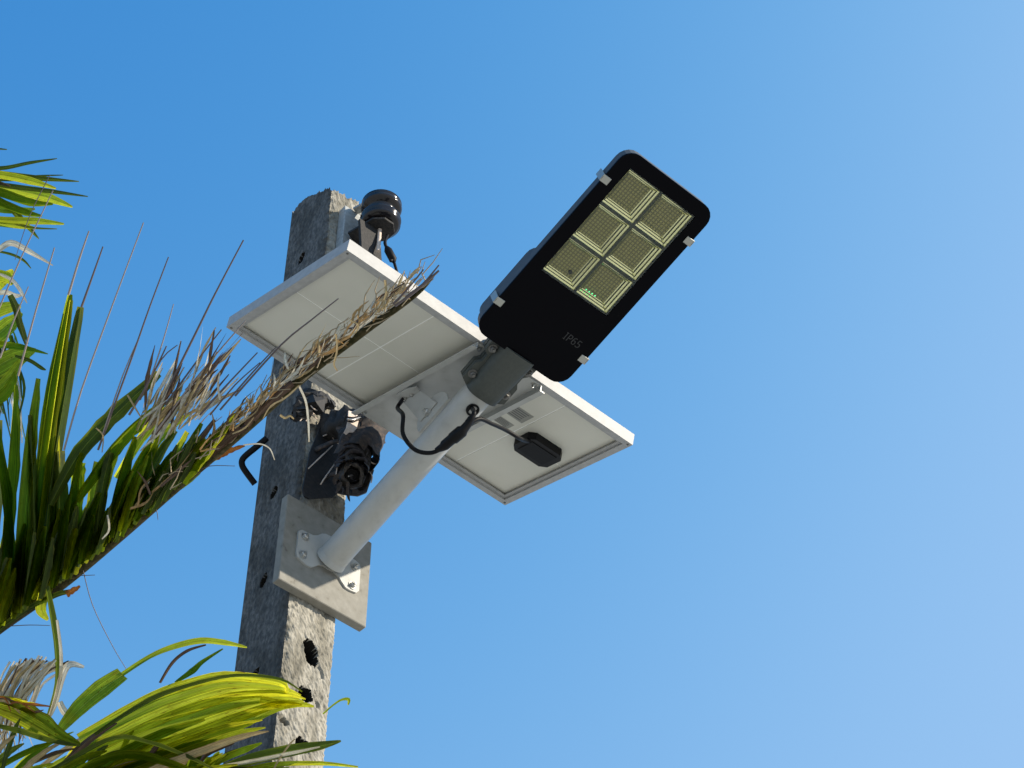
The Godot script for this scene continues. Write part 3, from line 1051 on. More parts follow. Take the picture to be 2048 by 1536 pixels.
func build_socket() -> void:
	var o := thing("broken_lamp", "broken dark lamp fitting with an empty socket on the pole", "lamp fitting", pol(0.06, 4.5, 0.0))
	var g := Geo.new()
	flat_poly(g, [603, 980, 607, 994, 616, 999, 664, 996, 676, 986, 694, 900, 690, 842, 640, 852, 618, 905], 0.016, 0.004)
	obj("back_plate", g, M.iron, o)
	# hood: a bent torn sheet over the socket
	g = Geo.new()
	var rows := []
	for r in 7:
		var f := r / 6.0
		var c := on_pole(lerpf(731, 712, f), lerpf(846, 914, f), 0.085 + 0.02 * f)
		var row := PackedVector3Array()
		for k in 15:
			var a := PI * (k / 14.0) * 1.25 - 0.35
			var rad := lerpf(0.052, 0.041, f) + 0.003 * sin(k * 2.3 + r) + 0.002 * rng.randf()
			var drop := 0.010 * rng.randf() if r == 6 else 0.0
			row.append(c + (W * cos(a) + N * sin(a)) * rad - UP * drop)
		rows.append(row)
	for r in 6:
		for k in 14:
			g.quad(rows[r][k], rows[r][k + 1], rows[r + 1][k + 1], rows[r + 1][k], 1)
	roughen(g, 0.016, 26.0, 2)
	obj("hood", g, M.rusty, o)
	# solid body behind, and a hooked arm to the pole
	g = Geo.new()
	var bp := smooth_path([on_pole(650, 862, 0.012), on_pole(676, 850, 0.05), on_pole(712, 856, 0.085), on_pole(712, 900, 0.095), on_pole(704, 940, 0.10)], 8)
	var br := spread([0.024, 0.030, 0.035, 0.031, 0.030], bp.size())
	for i in br.size():
		br[i] *= 1.0 + 0.14 * sin(i * 1.9) + 0.08 * rng.randf()
	tube(g, bp, br, 20)
	roughen(g, 0.014, 26.0, 3)
	obj("body", g, M.iron, o)
	# folds of old wrapping round the neck
	for k in 5:
		g = Geo.new()
		var fc := on_pole(lerpf(708, 703, k / 4.0), lerpf(908, 944, k / 4.0), 0.104)
		var loop := []
		for i in 17:
			var a := TAU * i / 16.0
			loop.append(fc + (W * cos(a) + N * sin(a)) * (0.031 + 0.003 * sin(a * 3.0 + k)) + UP * (0.004 * sin(a * 2.0 + k * 2.1)))
		tube(g, loop, spread([0.0045, 0.003, 0.0045], 17), 6)
		roughen(g, 0.006, 40.0, 10 + k)
		obj("wrapping", g, M.cloth, o)
	# rusty straps and a bent bracket between the fitting and the pole
	for q in [[640, 842, 690, 836, 0.004, 0.05], [630, 900, 690, 880, 0.02, 0.07], [648, 958, 690, 945, 0.02, 0.08]]:
		g = Geo.new()
		var s0 := on_pole(q[0], q[1], q[4])
		var s1 := on_pole(q[2], q[3], q[5])
		tube(g, smooth_path([s0, s0.lerp(s1, 0.5) + UP * 0.006, s1], 4), spread([0.007, 0.007], 9), 6, 1, 0.35)
		roughen(g, 0.003, 50.0, 4)
		obj("strap", g, M.rusty, o)
	# socket facing down towards the viewer
	var sc := on_pole(704, 950, 0.115)
	var ax := (at(712, 972, 4.0) - on_pole(700, 930, 0.11)).normalized()
	ax = (-fwd * 0.9 + N * 0.22 - UP * 0.20).normalized()
	g = Geo.new()
	lathe(g, [[0.0, -0.03], [0.0245, -0.03, 2], [0.0250, 0.0, 3], [0.0262, 0.006, 4], [0.0240, 0.009, 4], [0.0240, 0.022, 5], [0.0225, 0.025, 5], [0.0190, 0.024, 6], [0.0180, 0.020, 7], [0.0178, -0.022, 7], [0.0, -0.022, 8]], sc, ax, 26)
	roughen(g, 0.009, 45.0, 12)
	var sk := obj("socket", g, M.ceramic, o)
	g = Geo.new()
	lathe(g, [[0.0, -0.020], [0.0135, -0.020, 2], [0.0135, 0.004, 3], [0.0122, 0.004, 4], [0.0122, -0.017, 5], [0.0, -0.018, 6]], sc - UP * 0.002, ax, 22)
	obj("socket_lining", g, M.black, sk)
	g = Geo.new()
	var fp := smooth_path([sc - ax * 0.012, sc + ax * 0.010 + W * 0.001, sc + ax * 0.022 - W * 0.004 - UP * 0.002, sc + ax * 0.026 - W * 0.010 - UP * 0.008], 4)
	tube(g, fp, spread([0.0016, 0.0014], fp.size()), 6)
	obj("contact_wire", g, M.steel, sk)
	# torn shell round the socket
	g = Geo.new()
	for k in 16:
		var a0 := TAU * k / 16 + 0.2
		var a1 := TAU * (k + 1) / 16 + 0.2
		if k == 4 or k == 9:
			continue
		var l0 := 0.012 + 0.022 * rng.randf()
		var e := ax.cross(W).normalized()
		var e2 := ax.cross(e).normalized()
		var r0 := (e * cos(a0) + e2 * sin(a0))
		var r1 := (e * cos(a1) + e2 * sin(a1))
		g.quad(sc + r0 * 0.034 - ax * 0.035, sc + r1 * 0.034 - ax * 0.035, sc + r1 * 0.037 + ax * l0 * 0.8, sc + r0 * 0.036 + ax * l0, 1)
	roughen(g, 0.012, 30.0, 5)
	obj("torn_shell", g, M.rusty, o)
	for k in 11:
		g = Geo.new()
		var fa := on_pole(rng.randf_range(676, 742), rng.randf_range(900, 975), 0.125)
		var fb := fa + W * rng.randf_range(-0.014, 0.014) - UP * rng.randf_range(0.015, 0.04) + N * rng.randf_range(-0.012, 0.012)
		blade(g, [fa, fa.lerp(fb, 0.5) + N * rng.randf_range(-0.006, 0.008), fb], [0.003, rng.randf_range(0.004, 0.009), 0.0015], rng.randf_range(-1, 1), 0.4, 0, 3, 0.7, rng.randf_range(-1.5, 1.5))
		obj("torn_strip", g, M.rusty if k % 3 else M.cloth, o)
	g = Geo.new()
	flat_poly(g, [672, 988, 690, 994, 716, 996, 735, 985, 744, 940, 726, 905, 690, 912, 677, 950], 0.070, 0.003)
	roughen(g, 0.010, 24.0, 6)
	obj("shade_plate", g, M.rusty, o)
	# pale torn cover that catches the sun, with two wires round it
	g = Geo.new()
	flat_poly(g, [696, 822, 709, 826, 718, 836, 712, 858, 705, 866, 698, 865, 692, 870, 687, 866, 692, 856, 695, 840], 0.126, 0.002)
	obj("torn_cover", g, M.pale, o)
	for k in 3:
		g = Geo.new()
		tube(g, smooth_path([on_pole(694, 834 + k * 4, 0.128), on_pole(708, 835 + k * 4, 0.132), on_pole(722, 832 + k * 3, 0.128), on_pole(724, 846, 0.12)], 3), spread([0.0016, 0.0016], 10), 6)
		obj("binding_wire", g, M.steel if k == 1 else M.rubber, o)
	for q in [[617, 937, 640, 915, 665, 891, 0.024], [641, 969, 650, 955, 672, 924, 0.03], [600, 842, 616, 826, 632, 828, 0.012], [604, 832, 620, 829, 630, 827, 0.012], [612, 842, 622, 830, 634, 838, 0.012], [738, 922, 750, 928, 757, 925, 0.11], [646, 872, 660, 868, 668, 880, 0.03], [618, 806, 628, 818, 640, 822, 0.03], [690, 905, 676, 930, 672, 952, 0.09], [734, 940, 744, 952, 742, 966, 0.11]]:
		g = Geo.new()
		tube(g, smooth_path([on_pole(q[0], q[1], q[6]), on_pole(q[2], q[3], q[6] + 0.006), on_pole(q[4], q[5], q[6])], 4), spread([0.0013, 0.0016, 0.0012], 9), 6)
		obj("loose_wire", g, M.pale, o)
	# black knob and dark clamp on the pole corner above
	g = Geo.new()
	# a bent strap, its bolt and a ring on the corner
	var cp := smooth_path([on_pole(592, 838, 0.006), on_pole(604, 812, 0.016), on_pole(622, 792, 0.024), on_pole(648, 800, 0.026), on_pole(664, 812, 0.012)], 5)
	tube(g, cp, spread([0.013, 0.020, 0.024, 0.020, 0.012], cp.size()), 9, -1, 0.55)
	box(g, on_pole(632, 806, 0.036), W * 0.016, UP * 0.013, N * 0.010)
	box(g, on_pole(614, 826, 0.022), (W + UP).normalized() * 0.012, (UP - W).normalized() * 0.007, N * 0.009)
	roughen(g, 0.014, 44.0, 7)
	obj("dark_clamp", g, M.iron, o)


func build_hook() -> void:
	var g := Geo.new()
	var pts := smooth_path([at(534, 876, 4.50), at(510, 896, 4.50), at(494, 909, 4.50), at(485, 919, 4.50), at(484, 929, 4.50), at(490, 941, 4.50), at(510, 968, 4.50)], 4)
	tube(g, pts, spread([0.0068, 0.0068], pts.size()), 12)
	var o := obj("step_hook", g, M.rubber, null)
	tag(o, "black bent rod sticking out of the left side of the pole", "hook")


# ---------------------------------------------------------------- palms
func leaflet(frond: Node3D, called: String, px: Array, half_px: Array, m: Material, depth := 3.45, roll := 0.0, fold := 0.5, pleats := 0, ragged := 0.0, twist := 0.0, ddepth := 0.0) -> void:
	var path := []
	var n := px.size() / 2
	for i in n:
		path.append(at(px[i * 2], px[i * 2 + 1], depth + ddepth * i / maxf(1.0, n - 1)))
	var wid := []
	for h in half_px:
		wid.append(h * depth / FOCAL)
	var g := Geo.new()
	blade(g, path, wid, roll, fold, pleats, 5 if n < 5 else 4, ragged, twist)
	obj(called, g, m, frond)


func stick(frond: Node3D, px: Array, r0: float, m: Material, depth := 3.43, ddepth := 0.0) -> void:
	var path := []
	var n := px.size() / 2
	for i in n:
		path.append(at(px[i * 2], px[i * 2 + 1], depth + ddepth * i / maxf(1.0, n - 1)))
	var pts := smooth_path(path, 3)
	var g := Geo.new()
	tube(g, pts, spread([r0, r0 * 0.8, r0 * 0.55], pts.size()), 6)
	obj("leaf_rib", g, m, frond)


func rachis_at(ra: Array, t: float) -> Vector2:
	var n := ra.size() / 2 - 1
	var f := clampf(t, 0, 1) * n
	var i := mini(int(f), n - 1)
	return Vector2(ra[i * 2], ra[i * 2 + 1]).lerp(Vector2(ra[i * 2 + 2], ra[i * 2 + 3]), f - i)


func build_palm() -> void:
	var crown := at(-620, 1700, 3.3)
	var base := Vector3(crown.x - 0.25, 0, crown.z + 0.1)
	var palm := thing("palm_tree", "palm with a torn brown tipped frond crossing in front of the solar panel", "palm tree", base)
	var g := Geo.new()
	var tp := smooth_path([base, base + Vector3(0.05, crown.y * 0.5, 0), crown - Vector3(0.05, 0.1, 0)], 8)
	tube(g, tp, spread([0.14, 0.10, 0.09], tp.size()), 14)
	obj("trunk", g, M.bark, palm)
	torn_frond(palm, crown)
	lower_fronds(palm, crown)


func torn_frond(palm: Node3D, crown: Vector3) -> void:
	var ra := [-120, 1330, 0, 1243, 120, 1160, 240, 1062, 360, 960, 480, 862, 600, 758, 720, 668, 830, 590, 872, 546]
	var path := [crown]
	for i in range(0, ra.size(), 2):
		path.append(at(ra[i], ra[i + 1], 3.47))
	var g := Geo.new()
	var pts := smooth_path(path, 5)
	tube(g, pts, spread([0.030, 0.020, 0.0175, 0.0165, 0.0150, 0.0132, 0.0110, 0.0092, 0.0072, 0.0045, 0.0012], pts.size()), 10)
	var fr := obj("torn_frond", g, M.rachis, palm)
	fr.set_meta("label", "torn frond with bare ribs and dry brown tip")
	# broad blades at the left, folded along their ribs
	var rows := [
		[[-6, 1250, 8, 1050, 20, 900, 30, 770], [16, 22, 20, 5], "green", 0.2],
		[[-30, 1240, -14, 1000, -6, 840], [18, 22, 12], "deep", -0.3],
		[[24, 1225, 34, 1040, 50, 880, 72, 756], [18, 24, 23, 9], "lime", 0.35],
		[[52, 1200, 70, 1010, 100, 780, 138, 588], [16, 22, 22, 7], "green", 0.15],
		[[60, 1195, 84, 1000, 112, 790, 141, 600], [6, 9, 9, 5], "lime", -0.5],
		[[84, 1178, 100, 980, 130, 790, 162, 614], [16, 22, 22, 9], "deep", 0.55],
		[[92, 1170, 98, 1000, 104, 840, 106, 800], [12, 18, 14, 3], "lime", -0.2],
		[[118, 1150, 120, 1050, 118, 960, 115, 902], [16, 22, 22, 17], "deep", 0.4],
		[[140, 1130, 142, 1040, 146, 970, 150, 924], [14, 19, 20, 18], "green", -0.2],
		[[165, 1112, 170, 1040, 178, 970, 188, 922], [13, 18, 19, 16], "lime", 0.25],
		[[192, 1092, 198, 1020, 210, 950, 222, 905], [12, 17, 17, 9], "deep", 0.5],
		[[215, 1074, 226, 1000, 246, 930, 268, 872], [12, 16, 16, 8], "green", 0.1],
		[[100, 1010, 160, 905, 235, 825, 318, 748], [10, 19, 20, 9], "deep", -0.45],
		[[150, 1000, 215, 910, 270, 850, 330, 800], [10, 15, 14, 6], "green", 0.3],
		[[230, 955, 290, 858, 340, 812, 386, 782], [8, 13, 12, 3], "lime", 0.2],
		[[262, 960, 300, 890, 335, 855, 378, 826], [8, 12, 11, 4], "lime", -0.3],
		[[245, 1050, 262, 985, 290, 920, 318, 868], [11, 15, 13, 6], "green", 0.3],
		[[275, 1026, 294, 962, 322, 905, 352, 862], [11, 14, 12, 6], "deep", 0.0],
		[[300, 1004, 322, 945, 350, 900, 372, 862], [10, 12, 11, 7], "lime", 0.5],
		[[330, 980, 350, 930, 376, 890, 402, 846], [10, 12, 10, 4], "green", -0.2],
		[[355, 960, 372, 915, 398, 878, 428, 838], [9, 11, 9, 4], "umber", 0.3],
		[[70, 1100, 66, 960, 60, 830], [8, 14, 6], "deep", 0.8],
		[[20, 1140, 4, 990, -12, 860], [12, 18, 12], "green", 0.7],
		[[128, 1105, 140, 1000, 160, 905], [8, 12, 6], "green", -0.7],
		[[178, 1068, 206, 975, 238, 890], [8, 11, 5], "lime", -0.5],
		[[232, 1020, 268, 940, 300, 880], [8, 11, 5], "green", -0.5],
	]
	for r in rows:
		leaflet(fr, "leaflet", r[0], r[1].map(func(x): return x * 1.25), M[r[2]], 3.44 + 0.03 * rng.randf(), rng.randf_range(0.0, 0.4) if r[2] == "deep" else rng.randf_range(-0.9, -0.35), (0.85 if r[2] == "deep" else 0.55) + 0.2 * rng.randf(), 0, 0.25)
	# the crowded bases of the blades hide the rachis at the left
	for i in 96:
		var t := 0.02 + 0.46 * i / 95.0
		var p := rachis_at(ra, t) + Vector2(rng.randf_range(-4, 4), rng.randf_range(2, 11))
		var ln := rng.randf_range(110, 230) * (1.1 - 1.0 * t)
		var an := -1.50 + 0.95 * t + rng.randf_range(-0.10, 0.10)
		var d := Vector2(cos(an), sin(an)) * ln
		leaflet(fr, "leaflet", [p.x, p.y, p.x + d.x * 0.3, p.y + d.y * 0.32, p.x + d.x * 0.65, p.y + d.y * 0.68, p.x + d.x, p.y + d.y], [8, 13, 13, rng.randf_range(2, 7)], M[["deep", "green", "lime", "deep", "green", "lime", "deep"][i % 7]], 3.425 + 0.04 * rng.randf(), rng.randf_range(-0.9, 0.5), 0.75, 0, 0.3)
	for i in 30:
		var t := 0.10 + 0.36 * i / 29.0
		var p := rachis_at(ra, t) + Vector2(rng.randf_range(-2, 4), rng.randf_range(2, 11))
		var ln := rng.randf_range(120, 235) * (1.25 - 1.3 * t)
		var an := -1.30 + 1.1 * t + rng.randf_range(-0.12, 0.12)
		var d := Vector2(cos(an), sin(an)) * ln
		leaflet(fr, "leaflet", [p.x, p.y, p.x + d.x * 0.3, p.y + d.y * 0.33, p.x + d.x * 0.65, p.y + d.y * 0.69, p.x + d.x, p.y + d.y], [8, 14, 14, rng.randf_range(2, 7)], M[["deep", "green", "deep", "deep", "lime"][i % 5]], 3.455 + 0.03 * rng.randf(), rng.randf_range(-0.6, 0.5), 0.6, 0, 0.3)
	# short torn stubs along the upper side of the rachis
	for i in 34:
		var t := 0.13 + 0.45 * i / 33.0
		var p := rachis_at(ra, t)
		var ln := 50.0 + 60.0 * rng.randf()
		var an := -1.15 + 0.35 * rng.randf() + 0.4 * t
		var d := Vector2(cos(an), sin(an)) * ln
		var kinds := ["deep", "green", "deep", "umber", "lime", "tan"] if t < 0.40 else ["umber", "tan", "umber", "deep"]
		leaflet(fr, "leaflet", [p.x, p.y, p.x + d.x * 0.5, p.y + d.y * 0.55, p.x + d.x, p.y + d.y], [6, 9, 7 * rng.randf() + 2], M[kinds[rng.randi() % kinds.size()]], 3.43 + 0.04 * rng.randf(), rng.randf_range(-0.8, 0.8), 0.5, 0, 0.5)
	# bare ribs that stand up without their blades
	var ribs := [
		[0, 716, 28, 640, 57, 573, 0.0019, 1], [-20, 660, 40, 520, 106, 381, 0.0018, 1], [36, 752, 72, 620, 109, 495, 0.0023, 1], [137, 590, 158, 520, 178, 462, 0.0026, 1],
		[163, 614, 184, 555, 206, 493, 0.0024, 0], [128, 900, 163, 780, 225, 610, 287, 445, 0.0021, 1], [196, 900, 262, 720, 300, 612, 337, 514, 0.0021, 0], [205, 870, 245, 752, 281, 668, 0.0016, 1],
		[300, 760, 326, 682, 347, 608, 0.0016, 1], [300, 850, 392, 665, 430, 588, 487, 480, 0.0024, 0], [330, 810, 391, 726, 443, 659, 0.0019, 0], [300, 880, 391, 758, 491, 641, 0.0020, 1],
		[370, 812, 410, 758, 464, 695, 0.0018, 0], [400, 830, 446, 778, 515, 705, 0.0020, 0], [470, 792, 562, 690, 620, 642, 677, 597, 0.0019, 0], [420, 830, 470, 770, 520, 725, 0.0016, 0],
		[440, 820, 505, 745, 552, 694, 0.0018, 0], [786, 608, 811, 583, 847, 539, 0.0022, 0], [790, 612, 840, 574, 878, 530, 0.0024, 0], [812, 596, 850, 566, 878, 541, 0.0034, 0],
		[258, 830, 300, 760, 333, 692, 0.0022, 0], [280, 800, 322, 720, 355, 690, 0.0016, 0],
	]
	for r in ribs:
		var k: int = r.size() - 2
		stick(fr, r.slice(0, k), r[k] * 0.9, M.stick if r[k + 1] == 1 else M.stick_dark, 3.42)
	# dry shreds: the large ones one by one, the hairs as one mass
	for i in 190:
		var t := 0.34 + 0.55 * pow(rng.randf(), 0.9)
		var p := rachis_at(ra, t) + Vector2(rng.randf_range(-20, -1), rng.randf_range(-26, -3))
		var ln := rng.randf_range(35, 120) * (1.15 - 0.7 * (t - 0.34) / 0.55)
		var an := rng.randfn(-0.82, 0.15)
		if i % 9 == 0:
			an = rng.randf_range(-2.2, 0.4)
			ln *= 0.6
		var d := Vector2(cos(an), sin(an)) * ln
		var bend := Vector2(-d.y, d.x) * rng.randf_range(-0.18, 0.18)
		var kinds := ["tan", "straw_leaf", "tan", "umber", "straw_leaf", "bleached"]
		leaflet(fr, "dry_shred", [p.x, p.y, p.x + d.x * 0.5 + bend.x, p.y + d.y * 0.5 + bend.y, p.x + d.x, p.y + d.y], [2.0, rng.randf_range(1.8, 4.4), 0.6], M[kinds[rng.randi() % 6]], 3.42 + 0.05 * rng.randf(), rng.randf_range(-1, 1), 0.3, 0, 0.4, rng.randf_range(-2, 2))
	# a fan of standing dry shreds at the broken blade
	for i in 84:
		var px := rng.randf_range(268, 420)
		var py := 1010.0 - px * 0.50 + rng.randf_range(-60, 40)
		var an := rng.randfn(-1.02, 0.22)
		var ln := rng.randf_range(40, 135)
		var d := Vector2(cos(an), sin(an)) * ln
		var kinds := ["bleached", "tan", "umber", "bleached", "tan"]
		leaflet(fr, "dry_shred", [px, py, px + d.x * 0.5 + rng.randf_range(-6, 6), py + d.y * 0.5, px + d.x, py + d.y], [1.5, rng.randf_range(2.0, 6.0), 1.0], M[kinds[rng.randi() % 5]], 3.41 + 0.05 * rng.randf(), rng.randf_range(-1, 1), 0.3, 0, 0.5, rng.randf_range(-2, 2))
	g = Geo.new()
	for i in 110:
		var t := 0.42 + 0.52 * rng.randf()
		var p := rachis_at(ra, t) + Vector2(rng.randf_range(-26, 8), rng.randf_range(-30, 6))
		var an := rng.randfn(-0.85, 0.35)
		var ln := rng.randf_range(18, 70)
		var d := Vector2(cos(an), sin(an)) * ln
		var z := 3.41 + 0.06 * rng.randf()
		var b := Vector2(-d.y, d.x) * rng.randf_range(-0.3, 0.3)
		tube(g, [at(p.x, p.y, z), at(p.x + d.x * 0.5 + b.x, p.y + d.y * 0.5 + b.y, z), at(p.x + d.x, p.y + d.y, z)], [0.0011, 0.0010, 0.0005], 4)
	var fib := obj("dry_fibre", g, M.straw, fr)
	fib.set_meta("kind", "stuff")
	# shreds that hang over the panel and the pole
	for r in [[[598, 772, 612, 805, 617, 850, 618, 884], "bleached", 2.6], [[672, 668, 674, 700, 668, 728, 675, 742], "tan", 2.2], [[770, 560, 772, 585, 768, 605, 764, 622], "tan", 2.8], [[598, 772, 570, 796, 542, 812, 526, 838], "tan", 2.0], [[487, 890, 520, 888, 540, 898, 549, 920], "bleached", 1.6], [[560, 830, 570, 836, 580, 832, 588, 838], "tan", 2.6], [[700, 640, 716, 650, 712, 664, 704, 668], "tan", 2.0], [[440, 800, 436, 770, 440, 745], "bleached", 2.4], [[255, 790, 268, 812, 282, 835], "tan", 2.2], [[192, 856, 206, 872, 204, 905], "tan", 1.8], [[215, 1030, 218, 1060, 204, 1078], "bleached", 2.4]]:
		leaflet(fr, "dry_shred", r[0], [r[2], r[2], r[2] * 0.6], M[r[1]], 3.41, 0.3, 0.2)
	# the yellow tip that droops below, and small bits under the rachis
	leaflet(fr, "leaflet", [372, 940, 395, 922, 415, 918, 434, 912], [8, 11, 10, 9], M.yellow, 3.49, 0.3, 0.3)
	leaflet(fr, "leaflet", [430, 913, 448, 906, 468, 898, 490, 891], [8, 8, 5, 1.5], M.rust, 3.49, 0.1, 0.3, 0, 0.5)
	leaflet(fr, "leaflet", [-20, 1275, 50, 1222, 110, 1192, 140, 1184], [8, 8, 7, 6], M.deep, 3.45, 0.4, 0.6)
	leaflet(fr, "leaflet", [132, 1188, 145, 1182, 160, 1172], [7, 7, 2], M.rust, 3.45, 0.2, 0.3, 0, 0.6)
	for r in [[165, 1135, 185, 1210, 225, 1292, 255, 1342], [130, 1150, 160, 1151, 190, 1150], [20, 1252, 60, 1250, 100, 1251], [309, 1010, 314, 1024, 316, 1040], [385, 945, 420, 932, 470, 932], [100, 350, 60, 430, 30, 520]]:
		var hp := []
		for i in range(0, r.size(), 2):
			hp.append(at(r[i], r[i + 1], 3.46))
		g = Geo.new()
		var sp := smooth_path(hp, 4)
		tube(g, sp, spread([0.0008, 0.0007, 0.0005], sp.size()), 5)
		obj("hair", g, M.stick_dark, fr)


func lower_fronds(palm: Node3D, crown: Vector3) -> void:
	var dp := 3.40
	var path := [crown, at(-160, 1640, dp), at(40, 1590, dp), at(240, 1560, dp), at(420, 1545, dp), at(560, 1540, dp)]
	var g := Geo.new()
	var pts := smooth_path(path, 5)
	tube(g, pts, spread([0.028, 0.022, 0.018, 0.013, 0.009, 0.003], pts.size()), 10)
	var fr := obj("lower_frond", g, M.rachis, palm)
	fr.set_meta("label", "low yellowing frond at the foot of the picture")
	# the broad yellow blade, pleated along its veins
	var hi := [196, 1448, 270, 1412, 350, 1378, 450, 1354, 560, 1366, 606, 1386]
	var low := [236, 1532, 320, 1508, 400, 1482, 480, 1450, 556, 1416, 628, 1412]
	for i in 8:
		var f := i / 7.0
		var pts2 := []
		for j in range(0, 12, 2):
			var p := Vector2(hi[j], hi[j + 1]).lerp(Vector2(low[j], low[j + 1]), f)
			if j == 10:
				p += Vector2(rng.randf_range(-34, 8), rng.randf_range(-3, 3))
			pts2.append(p.x - (40.0 if j == 0 else 0.0))
			pts2.append(p.y + (26.0 if j == 0 else 0.0))
		leaflet(fr, "leaflet", pts2, [7, 11, 13, 12.5, 9, 1.5], M["yellow" if i % 3 != 1 else "lime"], dp + 0.012 * (i % 3), 0.55 + rng.randf_range(-0.25, 0.2), 0.30, 0, 0.1)
	leaflet(fr, "leaflet", [190, 1470, 300, 1402, 400, 1366, 480, 1352, 560, 1360, 604, 1384], [5, 8, 7, 6, 5, 2], M.deep, dp - 0.02, 0.7, 0.6, 0, 0.2)
	for i in 4:
		var q := i * 15.0
		leaflet(fr, "leaflet", [190 + q, 1548 + q * 0.5, 290 + q, 1516 + q * 0.3, 380 + q, 1482 + q * 0.3, 450 + q * 0.8, 1456 + q * 0.4, 520 + rng.randf_range(-30, 20), 1440 + q * 0.5], [7, 11, 11, 8, 1.5], M[["yellow", "green", "lime", "tan"][i]], dp - 0.02 - 0.01 * i, 0.5 + rng.randf_range(-0.3, 0.3), 0.4, 0, 0.2)
	leaflet(fr, "leaflet", [190, 1540, 262, 1500, 335, 1466, 410, 1440], [10, 14, 13, 4], M.green, dp - 0.03, 0.6, 0.5)
	leaflet(fr, "leaflet", [520, 1400, 560, 1408, 596, 1408, 628, 1413], [8, 10, 7, 2], M.yellow, dp, 0.1, 0.2)
	# arching narrow leaflet
	leaflet(fr, "leaflet", [120, 1462, 160, 1418, 205, 1380, 246, 1350], [10, 21, 25, 19], M.lime, dp, 0.6, 0.4)
	leaflet(fr, "leaflet", [244, 1350, 300, 1314, 350, 1294, 402, 1283, 450, 1287, 494, 1295], [6, 6, 8, 9, 8, 2], M.lime, dp, 0.5, 0.5)
	leaflet(fr, "leaflet", [320, 1366, 345, 1326, 375, 1302, 412, 1290], [3, 4, 4, 2], M.umber, dp, 0.5, 0.4)
	leaflet(fr, "leaflet", [350, 1366, 385, 1344, 405, 1325, 446, 1298], [3, 9, 6, 2], M.green, dp, 0.6, 0.5)
	# dark leaflet that bows across the front
	leaflet(fr, "leaflet", [70, 1560, 150, 1516, 230, 1478, 300, 1488, 370, 1514, 440, 1545], [5, 8, 9, 9, 8, 4], M.deep, dp - 0.05, 0.75, 0.6, 0, 0.3)
	leaflet(fr, "leaflet", [120, 1560, 200, 1520, 270, 1508, 350, 1530, 420, 1560], [8, 11, 11, 10, 4], M.green, dp - 0.06, -0.3, 0.6, 0, 0.2)
	# curled leaf at the left edge
	leaflet(fr, "leaflet", [-20, 1412, 30, 1430, 80, 1458, 120, 1480, 160, 1490], [22, 34, 34, 22, 5], M.lime, dp - 0.02, 0.7, 0.5, 3, 0.15)
	leaflet(fr, "leaflet", [-20, 1452, 40, 1468, 100, 1486, 158, 1492], [8, 16, 14, 4], M.deep, dp - 0.04, 0.9, 0.6)
	for i in 9:
		var x0 := rng.randf_range(-20, 60)
		var y0 := rng.randf_range(1396, 1424)
		leaflet(fr, "dry_shred", [x0, y0, x0 + 22, y0 + rng.randf_range(-8, 8), x0 + rng.randf_range(36, 60), y0 + rng.randf_range(2, 26)], [2.5, rng.randf_range(3.0, 6.0), 1.2], M[["rust", "tan", "yellow", "umber"][i % 4]], dp - 0.03, rng.randf_range(-0.8, 0.8), 0.4, 0, 0.5, rng.randf_range(-1, 1))
	# upright dark leaf with its bright base
	leaflet(fr, "leaflet", [92, 1172, 102, 1230, 112, 1300, 112, 1370, 92, 1440], [8, 12, 14, 12, 5], M.deep, dp + 0.03, 0.7, 0.5)
	leaflet(fr, "leaflet", [96, 1178, 84, 1200, 82, 1222, 96, 1240], [6, 12, 12, 3], M.lime, dp + 0.05, 0.2, 0.2)
	leaflet(fr, "leaflet", [114, 1240, 122, 1310, 118, 1370, 100, 1432], [3, 4, 4, 2], M.bleached, dp + 0.02, 0.2, 0.3)
	# white curling dry strips at the left
	for i in 44:
		var f := i / 43.0
		var x0 := 20 + 120 * f
		var k: String = ["bleached", "bleached", "umber", "bleached", "tan"][i % 5]
		leaflet(fr, "dry_shred", [x0, 1330 - 12 * sin(f * PI) + rng.randf_range(-8, 8), x0 * 0.75 - 14 + rng.randf_range(-8, 8), 1350 + rng.randf_range(0, 22), x0 * 0.65 - 30 + rng.randf_range(-16, 16), 1405 + rng.randf_range(0, 30), x0 * 0.6 - 40 + rng.randf_range(-26, 26), 1455 + 60 * rng.randf()], [2.5, rng.randf_range(2.0, 4.8), 3.5, 1.0], M[k], dp + 0.02 + 0.05 * rng.randf(), rng.randf_range(-1.0, 1.0), 0.4, 0, 0.3, rng.randf_range(-1, 1))
	leaflet(fr, "dry_shred", [168, 1334, 140, 1328, 124, 1350, 108, 1410, 90, 1450], [3, 8, 9, 7, 2], M.bleached, dp + 0.02, 0.4, 0.4)
	leaflet(fr, "dry_shred", [118, 1404, 128, 1424, 146, 1436, 152, 1430], [7, 9, 7, 2], M.bleached, dp + 0.01, 0.2, 0.4)
	# blades at the foot of the pole
	leaflet(fr, "leaflet", [420, 1548, 500, 1520, 580, 1502, 640, 1492, 682, 1482], [8, 13, 14, 10, 2], M.deep, dp, 0.2, 0.35)
	leaflet(fr, "leaflet", [430, 1535, 500, 1524, 570, 1510, 640, 1494], [4, 6, 6, 2], M.bleached, dp - 0.01, 0.6, 0.4)
	leaflet(fr, "leaflet", [400, 1546, 450, 1516, 490, 1500, 524, 1486], [6, 9, 8, 2], M.green, dp, 0.3, 0.4)
	leaflet(fr, "leaflet", [470, 1546, 540, 1530, 640, 1527, 716, 1534], [4, 6, 5, 2], M.yellow, dp - 0.01, 0.1, 0.4)
	leaflet(fr, "leaflet", [540, 1552, 560, 1516, 580, 1488, 590, 1478], [1.6, 2, 2, 1], M.tan, dp - 0.01, 0.1, 0.2)
